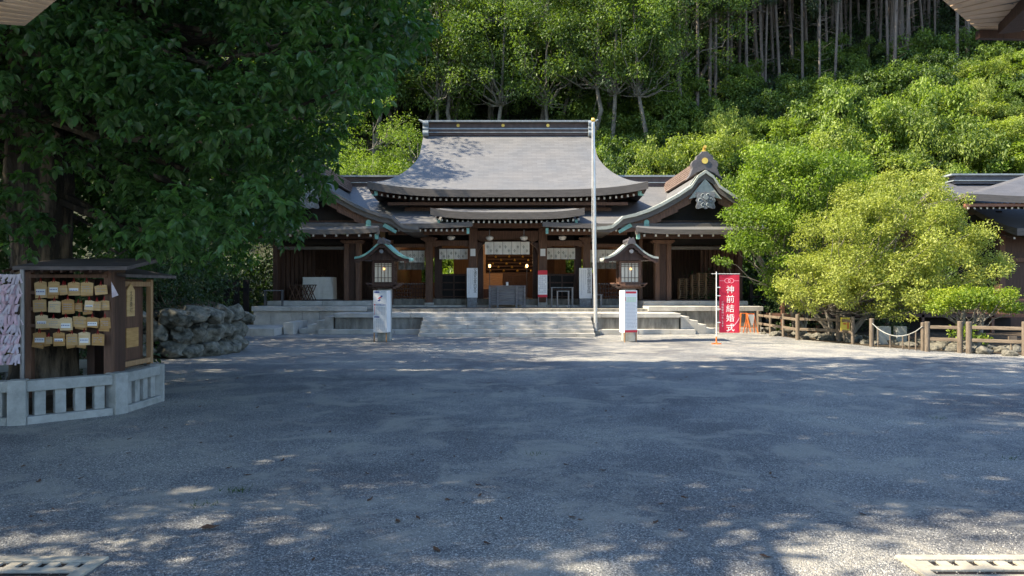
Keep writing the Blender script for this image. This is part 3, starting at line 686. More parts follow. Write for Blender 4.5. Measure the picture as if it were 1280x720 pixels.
# interior
m_ = MB(); m_.box(XC-9.1, XC+9.1, 32.0, 40.2, .93, 1.14); m_.build('inner_floor', M['wood'], hall)
m_ = MB(); m_.box(XC-5.2, XC+5.2, 31.6, 39.5, 4.3, 4.36); m_.build('ceiling', M['wood'], hall)
m_ = MB(); m_.box(XC-1.9, XC+2.4, 39.2, 39.3, 1.14, 4.3); m_.build('altar_wall', M['wood'], hall)
m_ = MB(); m_.box(XC-5.25, XC-5.15, 33.5, 40, 1.14, 4.3); m_.build('inner_side_wall', M['woodmid'], hall); m_ = MB(); m_.box(XC+5.15, XC+5.25, 33.5, 40, 1.14, 4.3); m_.build('inner_side_wall', M['woodmid'], hall)
m_ = MB()
for a, b, c, d in ((-5.2, -4.6, 1.9, 3.2), (-2.9, -1.9, 1.9, 3.2), (2.4, 3.0, 2.4, 3.1), (4.5, 5.2, 2.4, 3.1), (-5.2, -1.9, 3.2, 4.3), (2.4, 5.2, 3.1, 4.3), (-5.2, -1.9, 1.14, 1.9), (2.4, 5.2, 1.14, 2.4)):
    m_ = MB(); m_.box(XC+a, XC+b, 39.2, 39.3, c, d); m_.build('rear_wall', M['innerwood'], hall)
# altar and stair through the middle doorway; stair coloured lit at left, shaded at right
m_ = MB()
for q in range(6): m_.box(XC-1.6, XC-.3+q*0, 36.2+q*.28, 38.2, 1.14+q*.2, 1.34+q*.2)
m_.build('altar_stair', M['woodwarm'], hall, bevel=.008)  # warm wood here stands for lamplight on the left part
m_ = MB()
for q in range(6): m_.box(XC-.295, XC+1.5, 36.25+q*.28, 38.2, 1.14+q*.2, 1.34+q*.2)
m_.build('altar_stair', M['wood'], hall, bevel=.008)  # same stair in dark wood, standing for the unlit part
m_ = MB()
for q in range(6): m_.box(XC-1.1, XC+1.4, 38.2+q*.1, 38.9, 2.34+q*.18, 2.40+q*.18)
alt = m_.build('altar_shelves', M['woodmid'], hall)
m_ = MB()
for k in range(16):
    x = XC-.95+k*.14; z = 2.44+(k*7 % 5)*.18; m_.lathe([(.03, 0), (.06, .03), (.05, .08), (.02, .12)], (x, 38.3, z), 8)
m_.build('altar_vessels', M['gold'], alt)
m_ = MB()
for x in (-1.25, 1.55): m_.box(XC+x-.08, XC+x+.08, 37.9, 38.05, 1.14, 4.3)
m_.build('altar_post', M['woodwarm'], hall)
m_ = MB(); m_.box(XC-1.7, XC+1.6, 34.9, 35.0, 1.14, 1.55); m_.box(XC+.2, XC+.26, 35.2, 35.26, 1.14, 2.25); m_.box(XC-.1, XC+.9, 35.2, 35.26, 2.2, 2.25); m_.build('inner_rail', M['wood'], hall)
m_ = MB(); m_.box(XC-1.55, XC-1.25, 32.4, 34.6, 1.14, 3.6); m_.box(XC-1.24, XC-1.1, 33.0, 33.06, 1.9, 3.3); m_.build('inner_screen', M['innerwood'], hall)
for s in (-1, 1):
    x = XC+s*.84
    t = empty('standing_lamp', (x, 33.6, 1.14), 'small lit warm lamp on a thin stand inside the doorway, '+('left' if s < 0 else 'right')+' of the altar', 'lamp', 'lamps inside the doorway')
    m_ = MB(); m_.lathe([(.12, 0), (.12, .02), (.015, .04), (.015, 1.36), (.05, 1.38)], (x, 33.6, 1.14), 10); m_.build('stand', M['steel'], t)
    m_ = MB(); m_.lathe([(.03, 0), (.055, .05), (.055, .11), (.03, .15)], (x, 33.6, 2.52), 12); m_.build('shade', M['glow'], t)
    l = bpy.data.lights.new('lamp_light', 'POINT'); l.energy = 9; l.color = (1, .62, .3); l.shadow_soft_size = .08
    lo = bpy.data.objects.new('lamp_light', l); col.objects.link(lo); lo.parent = t; lo.location = (0, .25, 1.75)
l = bpy.data.lights.new('altar_light', 'POINT'); l.energy = 12; l.color = (1, .66, .36); l.shadow_soft_size = .2
t = empty('ceiling_lamp', (XC-.6, 36.0, 3.9), 'warm lamp under the hall ceiling before the altar', 'lamp')
m_ = MB(); m_.lathe([(.04, 0), (.14, .05), (.14, .18), (.03, .3)], (XC-.6, 36.0, 3.9), 12); m_.build('shade', M['glow'], t)
lo = bpy.data.objects.new('altar_light', l); col.objects.link(lo); lo.parent = t; lo.location = (0, 0, -.3)
for s in (-1, 1):
    x = XC+s*4.0
    l = bpy.data.lights.new('lamp_light', 'POINT'); l.energy = 7; l.color = (1, .7, .42); l.shadow_soft_size = .2
    t = empty('ceiling_lamp', (x, 36.5, 3.7), 'unseen warm lamp added in the '+('left' if s < 0 else 'right')+' side room of the hall', 'lamp')  # unseen lamp, added to brighten the side room
    m_ = MB(); m_.lathe([(.04, 0), (.14, .05), (.14, .18), (.03, .6)], (x, 36.5, 3.7), 12); m_.build('shade', M['glow'], t)
    lo = bpy.data.objects.new('lamp_light', l); col.objects.link(lo); lo.parent = t; lo.location = (0, 0, -.3)

# ---- noren curtains
def noren(x0, x1, y, z0, z1, n, label, m=None):
    t = empty('noren_curtain', ((x0+x1)/2, y, z1), label, 'curtain')
    wd = (x1-x0)/n
    for k in range(n):
        mb = MB(); g = []
        a0, a1 = x0+k*wd+.006, x0+(k+1)*wd-.006
        for i in range(5):
            for j in range(7):
                zz = z1+(z0-z1)*i/4; xx = a0+(a1-a0)*j/6
                g.append((xx, y+.03*math.sin(j*1.05+k*1.7)*(i/4+.2), zz))
        mb.add(g, [(i*7+j, i*7+j+1, (i+1)*7+j+1, (i+1)*7+j) for i in range(4) for j in range(6)])
        o = mb.build('panel', m or M['cloth'], t, smooth=60)
        mb = MB()
        for (fx, fz) in ((.32, .42), (.7, .72)) if k % 2 == 0 else ((.32, .72), (.7, .42)):
            cx, cz = a0+(a1-a0)*fx, z1+(z0-z1)*fz; r = .045
            for dx, dz in ((0, r), (0, -r), (r*.75, 0), (-r*.75, 0)):
                q = r*.55; c = (cx+dx*.8, cz+dz*.9)
                mb.add([(c[0]-q*.8, y-.045, c[1]), (c[0], y-.045, c[1]-q), (c[0]+q*.8, y-.045, c[1]), (c[0], y-.045, c[1]+q)], [(0, 1, 2, 3)])
        mb.build('crest_print', M['greyc'], o)
    mb = MB(); mb.tube([(x0-.03, y, z1+.01), (x1+.03, y, z1+.01)], .02, 8); mb.build('rod', M['wood'], t)
noren(W(606, 0, 30.7).x, W(662, 0, 30.7).x, 30.7, W(0, 318, 30.7).z, W(0, 302, 30.7).z, 5, 'white crested curtain hanging in the wide middle doorway')
noren(W(549, 0, 31.3).x, W(585, 0, 31.3).x, 31.3, W(0, 324, 31.3).z, W(0, 311, 31.3).z, 4, 'white curtain in the bay left of the middle doorway')
noren(W(683, 0, 31.3).x, W(719, 0, 31.3).x, 31.3, W(0, 324, 31.3).z, W(0, 310, 31.3).z, 4, 'white curtain in the bay right of the middle doorway')
noren(W(500, 0, 31.3).x, W(531, 0, 31.3).x, 31.3, W(0, 328, 31.3).z, W(0, 313, 31.3).z, 4, 'white curtain behind the left lantern')
noren(W(738, 0, 31.3).x, W(775, 0, 31.3).x, 31.3, W(0, 328, 31.3).z, W(0, 312, 31.3).z, 4, 'white curtain behind the flagpole and right lantern')
M['clothg'] = mat('grey_cloth', (.30, .28, .26), (.2, .19, .17), rough=.9, scale=6, bump=.1)
noren(W(498, 0, 31.7).x, W(531, 0, 31.7).x, 31.7, W(0, 337, 31.7).z, W(0, 326, 31.7).z, 4, 'grey inner curtain below the white one behind the left lantern', M['clothg'])
noren(W(738, 0, 31.7).x, W(775, 0, 31.7).x, 31.7, W(0, 336, 31.7).z, W(0, 326, 31.7).z, 4, 'grey inner curtain below the white one behind the flagpole', M['clothg'])
# hanging shades under the eaves
for px, py, lab in ((612, 298, 'left one over the middle doorway'), (655, 298, 'right one over the middle doorway'), (564, 297.5, 'over the bay left of the doorway'), (703, 297.5, 'over the bay right of the doorway')):
    p = W(px, py, 30.3); t = empty('eave_light', p, 'round pale lamp shade under the eave, '+lab, 'lamp', 'lamp shades under the eave')
    m_ = MB(); m_.lathe([(.03, .12), (.15, .06), (.16, 0), (.1, -.07), (.02, -.09)], p, 14); m_.build('shade', M['lampw'], t, smooth=50)
    m_ = MB(); m_.tube([p+Vector((0, 0, .1)), p+Vector((0, 0, .35))], .02, 6); m_.build('stem', M['steel'], t)
# white plaques on the inner columns
for s in (-1, 1):
    x = XC+s*1.45; z0, z1 = W(0, 320, 30.8).z, W(0, 311, 30.8).z
    m_ = MB(); m_.box(x-.105, x+.105, 30.82, 30.845, z0, z1); o = m_.build('notice_plate', M['board'])
    tag(o, 'small blank white plate on the column '+('left' if s < 0 else 'right')+' of the middle doorway', 'sign')

# ------------------------------------------------------------------ things on the ledge
t = empty('offering_box', (XC-.02, 30.0, TZ), 'grey wooden slatted offering box before the middle doorway', 'offering box')
x0, x1 = W(613, 0, 30).x, W(655, 0, 30).x; z0 = TZ
m_ = MB(); m_.box(x0+.05, x1-.05, 29.85, 30.4, z0+.2, z0+.92); m_.build('body', M['steel'], t)
m_ = MB()
for q in range(4): m_.box(x0, x1, 29.79, 29.84, z0+.2+q*.18, z0+.36+q*.18)
M['greywood'] = mat('grey_wood', (.22, .21, .21), (.12, .115, .12), rough=.7, scale=4, stretch=(.6, 4, 6), bump=.2)
m_.build('front_board', M['greywood'], t, bevel=.008)
m_ = MB(); m_.box(x0-.06, x1+.06, 29.72, 30.5, z0+.93, z0+.98)
m_.build('lid', M['greywood'], t, bevel=.01)
for x in (x0-.02, x0+.3, x1-.3, x1+.02):
    m_ = MB(); m_.box(x-.04, x+.04, 29.7, 29.78, z0, z0+.93); m_.build('leg', M['greywood'], t, bevel=.006)
m_ = MB(); m_.tube([((x0+x1)/2, 29.8, z0+.98), ((x0+x1)/2, 29.8, z0+1.12)], .05, 10); m_.build('knob', M['white'], t)

def stand_sign(px0, px1, py0, py1, pyb, D, body, label, lean=0):
    x0, x1 = W(px0, 0, D).x, W(px1, 0, D).x; z0, z1, zb = W(0, py1, D).z, W(0, py0, D).z, TZ+.002
    c = (x0+x1)/2
    t = empty('vertical_sign', (c, D, zb), label, 'sign')
    m_ = MB(); m_.box(x0, x1, D, D+.06, z0, z1); m_.build('panel', M['board'], t, bevel=.005)
    m_ = MB(); m_.box(x0+.02, x1-.02, D+.01, D+.05, zb, z0); m_.build('base', M['silver'], t)
    n = len(body.split('\n')); sz = (z1-z0)*.98/n
    lettering(body, sz*.95, M['ink'], t, (c+(x1-x0)*.27-c, -.006, z1-zb-sz*.85), space=1.0*sz/(sz*.95)*.84)
    m_ = MB()
    for k, fx in enumerate((.2, .36, .5)):
        xx = x0+(x1-x0)*fx; z = z1-.08
        while z > z0+.15+.2*k:
            h = random.uniform(.015, .03); m_.box(xx-.008, xx+.008, D-.004, D-.001, z-h, z); z -= h+.014
    m_.build('small_print', M['inkg'], t)
    return t
stand_sign(583.5, 597, 335, 372, 380, 30.2, '交\n通\n安\n全\n家\n内\n安\n全', 'upright white sign with large black characters left of the doorway')
stand_sign(724, 740, 335, 373, 380, 30.2, '安\n産\n祈\n願\n初\n宮\n詣', 'upright white sign with large black characters beside the flagpole')
t = empty('notice_stand', W(678, 380, 30), 'white notice with red head and foot bands on two thin legs', 'sign'); t.location.z = TZ
x0, x1 = W(672.5, 0, 30).x, W(684, 0, 30).x
m_ = MB(); m_.box(x0, x1, 30, 30.03, W(0, 371, 30).z, W(0, 338, 30).z); m_.build('panel', M['board'], t)
m_ = MB(); m_.box(x0-.003, x1+.003, 29.99, 29.998, W(0, 343.5, 30).z, W(0, 338, 30).z); m_.box(x0-.003, x1+.003, 29.99, 29.998, W(0, 371.5, 30).z, W(0, 368.3, 30).z); m_.build('red_band', M['red'], t)
m_ = MB()
for r_ in range(9):
    for c_ in range(5):
        if random.random() < .85: m_.box(x0+.03+c_*.065, x0+.075+c_*.065, 29.995, 29.999, W(0, 345.5+r_*2.5, 30).z, W(0, 344.7+r_*2.5, 30).z)
m_.build('small_print', M['inkg'], t)
for x in (x0+.02, x1-.02):
    m_ = MB(); m_.box(x-.015, x+.015, 30.03, 30.06, TZ, W(0, 340, 30).z); m_.build('leg', M['steel'], t)
def frame_stand(px0, px1, py0, D, label, name='railing_stand', dep=.4, cat='stand'):
    x0, x1 = W(px0, 0, D).x, W(px1, 0, D).x; z1 = W(0, py0, D).z; z0 = TZ+.002
    t = empty(name, ((x0+x1)/2, D, z0), label, cat)
    for x in (x0, x1):
        for y in (D, D+dep):
            m_ = MB(); m_.box(x-.018, x+.018, y, y+.035, z0, z1); m_.build('leg', M['steel'], t)
    m_ = MB(); m_.box(x0-.03, x1+.03, D-.01, D+dep+.04, z1, z1+.035); m_.build('top_rail', M['silver'], t)
    return t
frame_stand(690, 716, 360, 30.1, 'larger of two nested low metal frame tables right of the doorway')
frame_stand(697, 711, 364.5, 29.6, 'smaller low metal frame table nested in front of the larger one', dep=.3)
frame_stand(742, 752, 369, 30.0, 'small metal frame table just right of the flagpole')
frame_stand(338, 359, 370, 28.9, 'low dark barrier frame at the left end of the wing', dep=.15)
for o in bpy.data.objects:
    if o.get('label', '').startswith('low dark barrier'): o.location.z = WZ; o.location.y = 28.2

# ------------------------------------------------------------------ left wing things
t = empty('cloth_table', (W(396, 0, 30).x, 30, 1.1), 'table under a long white cloth in the left wing', 'table')
xm = W(396, 0, 30).x; tl = []
mb = MB(); n = 40; ring = []
def rect_ring(hw, hd, n):
    pts = []
    for k in range(n):
        a = 2*math.pi*k/n; c, s_ = math.cos(a), math.sin(a); q = max(abs(c)/hw, abs(s_)/hd); pts.append((c/q, s_/q))
    return pts
for i in range(6):
    f = i/5
    for k, (x, y) in enumerate(rect_ring(.62, .4, n)):
        wv = 1+.05*f*math.sin(k*2.1)+.04*f
        mb.v.append((xm+x*wv, 30.4+y*wv, 1.1+.94-(.90*f)))
for i in range(5):
    for k in range(n): mb.f.append((i*n+k, i*n+(k+1) % n, (i+1)*n+(k+1) % n, (i+1)*n+k))
mb.f.append(tuple(range(n))); mb.build('tablecloth', M['cloth'], t, smooth=50)
for sx in (-1, 1):
    for sy in (-1, 1):
        m_ = MB(); m_.box(xm+sx*.5-.025, xm+sx*.5+.025, 30.4+sy*.3-.025, 30.4+sy*.3+.025, 1.1, 2.0); m_.build('leg', M['wood'], t)
# folding stools with X legs
def xstool():
    t = empty('folding_stool', (0, 0, 0), 'dark folding stool with crossed legs beside the clothed table', 'stool', 'crossed-leg stools in the left wing')
    for s in (-1, 1):
        for q in (-1, 1):
            m_ = MB(); m_.bar((s*.13, q*.18, 0), (-s*.13, q*.18, .62), .035, .03); m_.build('leg', M['woodmid'], t)
    m_ = MB(); m_.box(-.16, .16, -.2, .2, .60, .635); m_.build('seat', M['woodboards'], t)
    m_ = MB(); m_.bar((-.0, -.18, .31), (.0, .18, .31), .03, .03); m_.build('stretcher', M['woodmid'], t)
    return t
xs0 = xstool(); km = kidmap(xs0)
spots = [(367+i*7.5, 29.6, 1.1) for i in range(4)]+[(389+i*7, 32.2, 1.78) for i in range(3)]
for i, (px, D, z) in enumerate(spots):
    loc = (W(px, 0, D).x, D, z)
    if i == 0: xs0.location = loc
    elif z < 1.5: dup(xs0, loc, 0, km=km)
    else: dup(xs0, loc, 0, label='dark folding stool with crossed legs on the bench behind the clothed table', km=km)
m_ = MB(); m_.box(W(380, 0, 32).x, W(412, 0, 32).x, 31.9, 32.6, 1.70, 1.775); t = empty('bench', (W(396, 0, 32).x, 32.2, 1.1), 'long dark bench carrying stools behind the clothed table', 'bench'); m_.build('seat', M['wood'], t)
for px in (382, 410):
    m_ = MB(); m_.box(W(px, 0, 32).x-.04, W(px, 0, 32).x+.04, 31.95, 32.5, 1.1, 1.70); m_.build('leg', M['wood'], t)
# right wing: stacks of stools
M['stoolw'] = mat('stool_wood', (.30, .20, .12), (.18, .11, .06), rough=.6, scale=5, stretch=(.5, 4, 4), bump=.1)
def flat_stool():
    t = empty('stacked_stool', (0, 0, 0), 'flat wooden stool in the stacks inside the right wing', 'stool', 'stacked stools in the right wing')
    m_ = MB(); m_.box(-.17, .17, -.17, .17, .055, .075); m_.build('seat', M['stoolw'], t)
    for s in (-1, 1):
        m_ = MB(); m_.box(s*.14-.02, s*.14+.02, -.16, .16, 0, .054); m_.build('leg', M['stoolw'], t)
    return t
fs0 = flat_stool(); km = kidmap(fs0); first = True
for c, (px, n, D) in enumerate(((853, 11, 30.6), (861, 11, 30.9), (868.5, 13, 30.4), (877, 14, 30.3), (887, 14, 30.7))):
    for k in range(n):
        loc = (W(px, 0, D).x+random.uniform(-.012, .012), D, 1.142+k*.0765)
        if first: fs0.location = loc; first = False
        else: dup(fs0, loc, random.uniform(-.08, .08), km=km)
    # floor of the wing
m_ = MB(); m_.box(XC+5.3, XC+9.05, 29.76, 33.4, 1.105, 1.14); m_.box(XC-9.05, XC-5.3, 29.76, 33.4, 1.05, 1.098); m_.build('wing_floor', M['wood'], hall)

# ------------------------------------------------------------------ lanterns
def lantern(px, side):
    cx = (px-640)/F*22.5; D = 22.5
    lab = ('weathered shaded lantern above the blue and white calendar board, left of the steps' if side < 0 else 'sunlit lantern above the board with red bands, right of the steps')
    t = empty('shrine_lantern', (cx, D, 0), lab, 'lantern')
    m_ = MB(); m_.box(cx-.19, cx+.19, D-.19, D+.19, 0, 1.58); m_.build('stone_post', M['stonepost'], t, bevel=.015)
    m_ = MB(); m_.box(cx-.42, cx+.42, D-.42, D+.42, 1.64, 1.71); m_.box(cx-.3, cx+.3, D-.3, D+.3, 1.58, 1.64); 
    for s in (-1, 1):
        m_.prism([(cx+s*.3, 1.6), (cx+s*.50, 1.72), (cx+s*.50, 1.76), (cx+s*.3, 1.71)], D-.42, D+.42)
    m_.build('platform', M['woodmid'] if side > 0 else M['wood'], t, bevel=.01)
    # body frame
    fr = MB()
    for sx in (-1, 1):
        for sy in (-1, 1): fr.box(cx+sx*.29-.035, cx+sx*.29+.035, D+sy*.29-.035, D+sy*.29+.035, 1.71, 2.42)
    for z0, z1 in ((1.712, 1.78), (2.34, 2.41)):
        fr.box(cx-.255, cx+.255, D-.32, D-.26, z0, z1); fr.box(cx-.255, cx+.255, D+.26, D+.32, z0, z1)
        fr.box(cx-.32, cx-.26, D-.255, D+.255, z0, z1); fr.box(cx+.26, cx+.32, D-.255, D+.255, z0, z1)
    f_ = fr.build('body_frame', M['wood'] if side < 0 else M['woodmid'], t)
    la = MB()
    for k in range(1, 5):
        x = -.25+.5*k/5
        la.box(cx+x-.008, cx+x+.008, D-.305, D-.285, 1.78, 2.34); la.box(cx-.305, cx-.285, D+x-.008, D+x+.008, 1.78, 2.34); la.box(cx+.285, cx+.305, D+x-.008, D+x+.008, 1.78, 2.34)
    for z in (1.9, 2.24, 2.29): la.box(cx-.255, cx+.255, D-.303, D-.287, z, z+.014); la.box(cx-.303, cx-.287, D-.255, D+.255, z, z+.014); la.box(cx+.287, cx+.303, D-.255, D+.255, z, z+.014)
    la.build('lattice', M['wood'], f_)
    pn = MB()
    pn.box(cx-.25, cx+.25, D-.276, D-.27, 1.78, 2.34); pn.box(cx-.25, cx+.25, D+.27, D+.276, 1.78, 2.34); pn.box(cx-.276, cx-.27, D-.25, D+.25, 1.78, 2.34); pn.box(cx+.27, cx+.276, D-.25, D+.25, 1.78, 2.34)
    pn.build('paper_pane', M['pane'], t)
    bb = MB(); bb.sphere((cx+.03, D-.285, 2.17), .032, n=10, m=6); bb.build('bulb', M['bulb'], t)
    # curved gable roof, ridge runs away from the viewer
    prof = [(0, 2.93), (.1, 2.89), (.2, 2.80), (.34, 2.67), (.5, 2.56), (.66, 2.49), (.80, 2.47)]
    for q in (-1, 1):
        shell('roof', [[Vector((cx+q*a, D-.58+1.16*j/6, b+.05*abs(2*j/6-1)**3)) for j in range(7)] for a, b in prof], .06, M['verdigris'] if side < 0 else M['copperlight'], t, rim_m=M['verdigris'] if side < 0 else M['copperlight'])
        mb = MB()
        for (a, b), (c, d) in zip(prof[:-1], prof[1:]):
            mb.add([(cx+q*a, D-.56, b-.02), (cx+q*c, D-.56, d-.02), (cx+q*c, D-.5, d-.02), (cx+q*a, D-.5, b-.02), (cx+q*a, D-.56, b-.15), (cx+q*c, D-.56, d-.11), (cx+q*c, D-.5, d-.11), (cx+q*a, D-.5, b-.15)], [(0, 1, 2, 3), (0, 4, 5, 1), (7, 6, 5, 4), (3, 2, 6, 7)])
        mb.build('bargeboard', M['wood'], t)
    mb = MB(); mb.prism([(cx-.62, 2.42), (cx+.62, 2.42), (cx+.34, 2.56), (cx, 2.82), (cx-.34, 2.56)], D-.4, D+.4); mb.build('gable', M['wood'], t)
    mb = MB(); mb.tube([(cx, D-.6, 2.68), (cx, D-.57, 2.68)], .06, 14); mb.build('crest', M['silver'], t)
    mb = MB(); mb.box(cx-.07, cx+.07, D-.55, D+.55, 2.93, 3.01); mb.prism([(cx-.13, 2.9), (cx+.13, 2.9), (cx+.1, 3.0), (cx+.06, 3.1), (cx, 3.06), (cx-.06, 3.1), (cx-.1, 3.0)], D-.62, D-.52)
    for k in range(5): mb.tube([(cx-.1, D-.4+k*.2, 3.02), (cx+.1, D-.4+k*.2, 3.02)], .045, 8)
    mb.build('ridge', M['slate'], t)
    # notice box standing round the post
    rz = R(20) if side > 0 else R(-12); bx = cx-(.04 if side > 0 else -.02)-.03
    b = empty('notice_board', (bx, D-.42, 0), ('white and blue calendar board with a small red and blue swirl on the left lantern' if side < 0 else 'tall white board with red header and footer on the right lantern'), 'notice board', rz=rz)
    def part(mb, name, m, par=b, bev=0):
        me = bpy.data.meshes.new(name); me.from_pydata(mb.v, [], mb.f); me.materials.append(m); o = obj_of(name, me, par); return o
    hw, hd = .21, .16
    mb = MB(); mb.box(-hw, hw, -hd, hd, .29, 1.53); part(mb, 'board_box', M['board'])
    mb = MB()
    for sx in (-1, 1): mb.box(sx*(hw-.02)-.015, sx*(hw-.02)+.015, -hd+.01, -hd+.04, 0, .288)
    part(mb, 'leg', M['framewood'])
    y0 = -hd-.004
    def pr(mb, m, nm): part(mb, nm, m)
    if side < 0:
        mb = MB(); mb.box(-hw+.03, -hw+.19, y0, y0+.002, 1.46, 1.50); mb.box(-hw+.03, -hw+.19, y0, y0+.002, .73, .76)
        for k in range(7): mb.box(-hw+.08+k*.045, -hw+.11+k*.045, y0, y0+.002, 1.09, 1.115)
        mb.add([(a*.09-.02+.02, y0, 1.30+c*.09) for a, c in ((-.9, -.9), (-.2, -1.0), (.3, -.5), (-.2, -.3))], [(0, 1, 2, 3)])
        mb.add([(a*.09, y0, 1.30+c*.09) for a, c in ((.1, .5), (.7, .3), (1.0, .8), (.5, .9))], [(0, 1, 2, 3)])
        pr(mb, M['blue'], 'blue_print')
        mb = MB(); mb.box(-hw+.02, -hw+.07, y0, y0+.002, 1.085, 1.12)
        mb.add([(a*.09, y0-.001, 1.30+c*.09) for a, c in ((-.7, -.3), (0, -.1), (.6, .2), (.1, .45), (-.4, .2))], [(0, 1, 2, 3, 4)])
        for r_ in range(7): mb.box(-hw+.03, -hw+.055, y0, y0+.002, .82+r_*.034, .838+r_*.034)
        pr(mb, M['red'], 'red_print')
        mb = MB()
        for r_ in range(7):
            for c_ in range(6): mb.box(-hw+.09+c_*.05, -hw+.115+c_*.05, y0, y0+.002, .82+r_*.034, .830+r_*.034)
        for r_ in range(8):
            for c_ in range(7): 
                if c_ < 6: mb.box(-hw+.03+c_*.058, -hw+.062+c_*.058, y0, y0+.002, .38+r_*.04, .389+r_*.04)
        mb.box(-.12, .12, y0, y0+.002, .33, .34); mb.box(.03, .17, y0, y0+.002, 1.48, 1.492)
        pr(mb, M['inkg'], 'small_print')
    else:
        mb = MB(); mb.box(-hw+.03, hw-.03, y0, y0+.002, 1.44, 1.50); mb.box(-hw, hw, y0, y0+.002, .29, .36); mb.box(-hw+.02, -hw+.035, y0, y0+.002, 1.22, 1.34); pr(mb, M['red'], 'red_band')
        mb = MB()
        for r_ in range(4):
            for c_ in range(6): mb.box(-hw+.06+c_*.055, -hw+.1+c_*.055, y0, y0+.002, 1.2+r_*.035, 1.214+r_*.035)
        pr(mb, M['green'], 'green_print')
        mb = MB()
        for r_ in range(19):
            x = -hw+.03
            while x < hw-.05:
                L_ = random.uniform(.02, .05); mb.box(x, x+L_, y0, y0+.002, .42+r_*.041, .432+r_*.041); x += L_+random.uniform(.01, .03)
        pr(mb, M['inkg'], 'small_print')
lantern(481, -1); lantern(785.5, 1)

# ------------------------------------------------------------------ flagpole
t = empty('flagpole', (2.84, 25.25, 0), 'tall white metal flagpole on a small block beside the steps', 'flagpole')
m_ = MB(); m_.box(2.70, 2.98, 25.1, 25.42, 0, .16); m_.build('base_block', M['stoned'], t, bevel=.01)
m_ = MB(); m_.box(2.74, 2.82, 25.2, 25.3, .16, .42); m_.box(2.87, 2.95, 25.2, 25.3, .16, .42); m_.build('bracket', M['steel'], t)
m_ = MB(); m_.tube([(2.845, 25.25, .12), (2.80, 25.25, 4), (2.76, 25.25, 7.25)], [.065, .06, .045], 16); m_.build('pole', M['metal'], t, smooth=50)
m_ = MB(); m_.sphere((2.76, 25.25, 7.3), .08); m_.build('finial', M['gold'], t, smooth=60)
m_ = MB(); m_.tube([(2.775, 25.17, 1.3), (2.70, 25.19, 4), (2.70, 25.2, 7.2)], .006, 5); m_.build('halyard', M['white'], t)

# ------------------------------------------------------------------ banner
BD = 21.2; bx = W(895.5, 0, BD).x
t = empty('nobori_banner', (bx, BD, 0), 'tall crimson banner with white vertical characters on a thin white pole', 'banner')
bl, br_ = W(899, 0, BD).x, W(924, 0, BD).x; bz0, bz1 = W(0, 416, BD).z, W(0, 343.5, BD).z
wave = lambda x, z: .03*math.sin((x-bl)*9)*(.4+.6*(bz1-z)/(bz1-bz0))
mb = MB(); gx, gz = 16, 30
for i in range(gz+1):
    for j in range(gx+1):
        x = bl+(br_-bl)*j/gx; z = bz1+(bz0-bz1)*i/gz; mb.v.append((x, BD+.0+wave(x, z), z))
for i in range(gz):
    for j in range(gx): a = i*(gx+1)+j; mb.f.append((a, a+1, a+gx+2, a+gx+1))
ban = mb.build('cloth', M['banner'], t, smooth=60)
mb = MB(); mb.tube([(bx, BD, .05), (bx, BD, bz1+.09)], .014, 8); mb.build('pole', M['white'], t)
mb = MB(); mb.tube([(bx-.14, BD, bz1+.03), (br_+.02, BD, bz1+.025)], .008, 6); mb.build('cross_rod', M['white'], t)
mb = MB(); mb.tube([(bx, BD, .0), (bx, BD, .22)], .022, 8); mb.box(bx-.13, bx+.13, BD-.04, BD+.04, 0, .03); mb.box(bx-.03, bx+.03, BD-.14, BD+.14, .0, .029); mb.build('foot', M['orange'], t)
mb = MB()
for z in (.62, 1.0, 1.38, 1.62): mb.box(bx-.01, bl+.03, BD-.02, BD-.012, z-.012, z+.012)
mb.build('loop', M['white'], t)
cx = (bl+br_)/2
def banner_text(body, size, x, ztop, space):
    me = text_mesh(body, size, space); me.materials.clear(); me.materials.append(M['white'])
    o = obj_of('lettering', me, t)
    for v in me.vertices:
        X = x+v.co.x; Z = ztop+v.co.y; v.co = (X-bx, wave(X, Z)-.008, Z)
banner_text('神\n前\n結\n婚\n式', .235, cx+.03, bz1-.17*(bz1-bz0)-.225, 1.15)
banner_text('ご\n相\n談\n受\n付\nい\nた\nし\nま\nす', .066, bl+.10, bz1-.80, 1.15)
mb = MB()   # pale crest and cord printed at the top
for k in range(20):
    a = 2*math.pi*k/20; a2 = 2*math.pi*(k+1)/20
    for r0, r1, dx in ((.07, .085, -.05), (.07, .085, .05)):
        P = [(cx+dx+r*math.cos(b), 0, bz1-.17+r*math.sin(b)*.8) for b, r in ((a, r0), (a2, r0), (a2, r1), (a, r1))]
        mb.add([(p[0], BD+wave(p[0], p[2])-.008, p[2]) for p in P], [(0, 1, 2, 3)])
for xa, xb in ((bl+.01, cx-.13), (cx+.13, br_-.01)):
    P = [(xa, bz1-.165), (xb, bz1-.165), (xb, bz1-.175), (xa, bz1-.175)]; mb.add([(p[0], BD+wave(*p)-.008, p[1]) for p in P], [(0, 1, 2, 3)])
for k in range(9):
    f0, f1 = k/9, (k+1)/9
    P = []
    for f, wd in ((f0, 0), (f1, 0), (f1, .03), (f0, .03)):
        P.append((bl+.22+.36*math.sin(f*1.4)+wd*(f-.5)*0+wd, bz0+.02+f*.5))
    mb.add([(min(p[0], br_-.005), BD+wave(*p)-.006, p[1]) for p in P], [(0, 1, 2, 3)])
M['pink'] = mat('pink_print', (.85, .35, .42), (.85, .35, .42), rough=.7, bump=0)
mb.build('crest_print', M['pink'], ban)

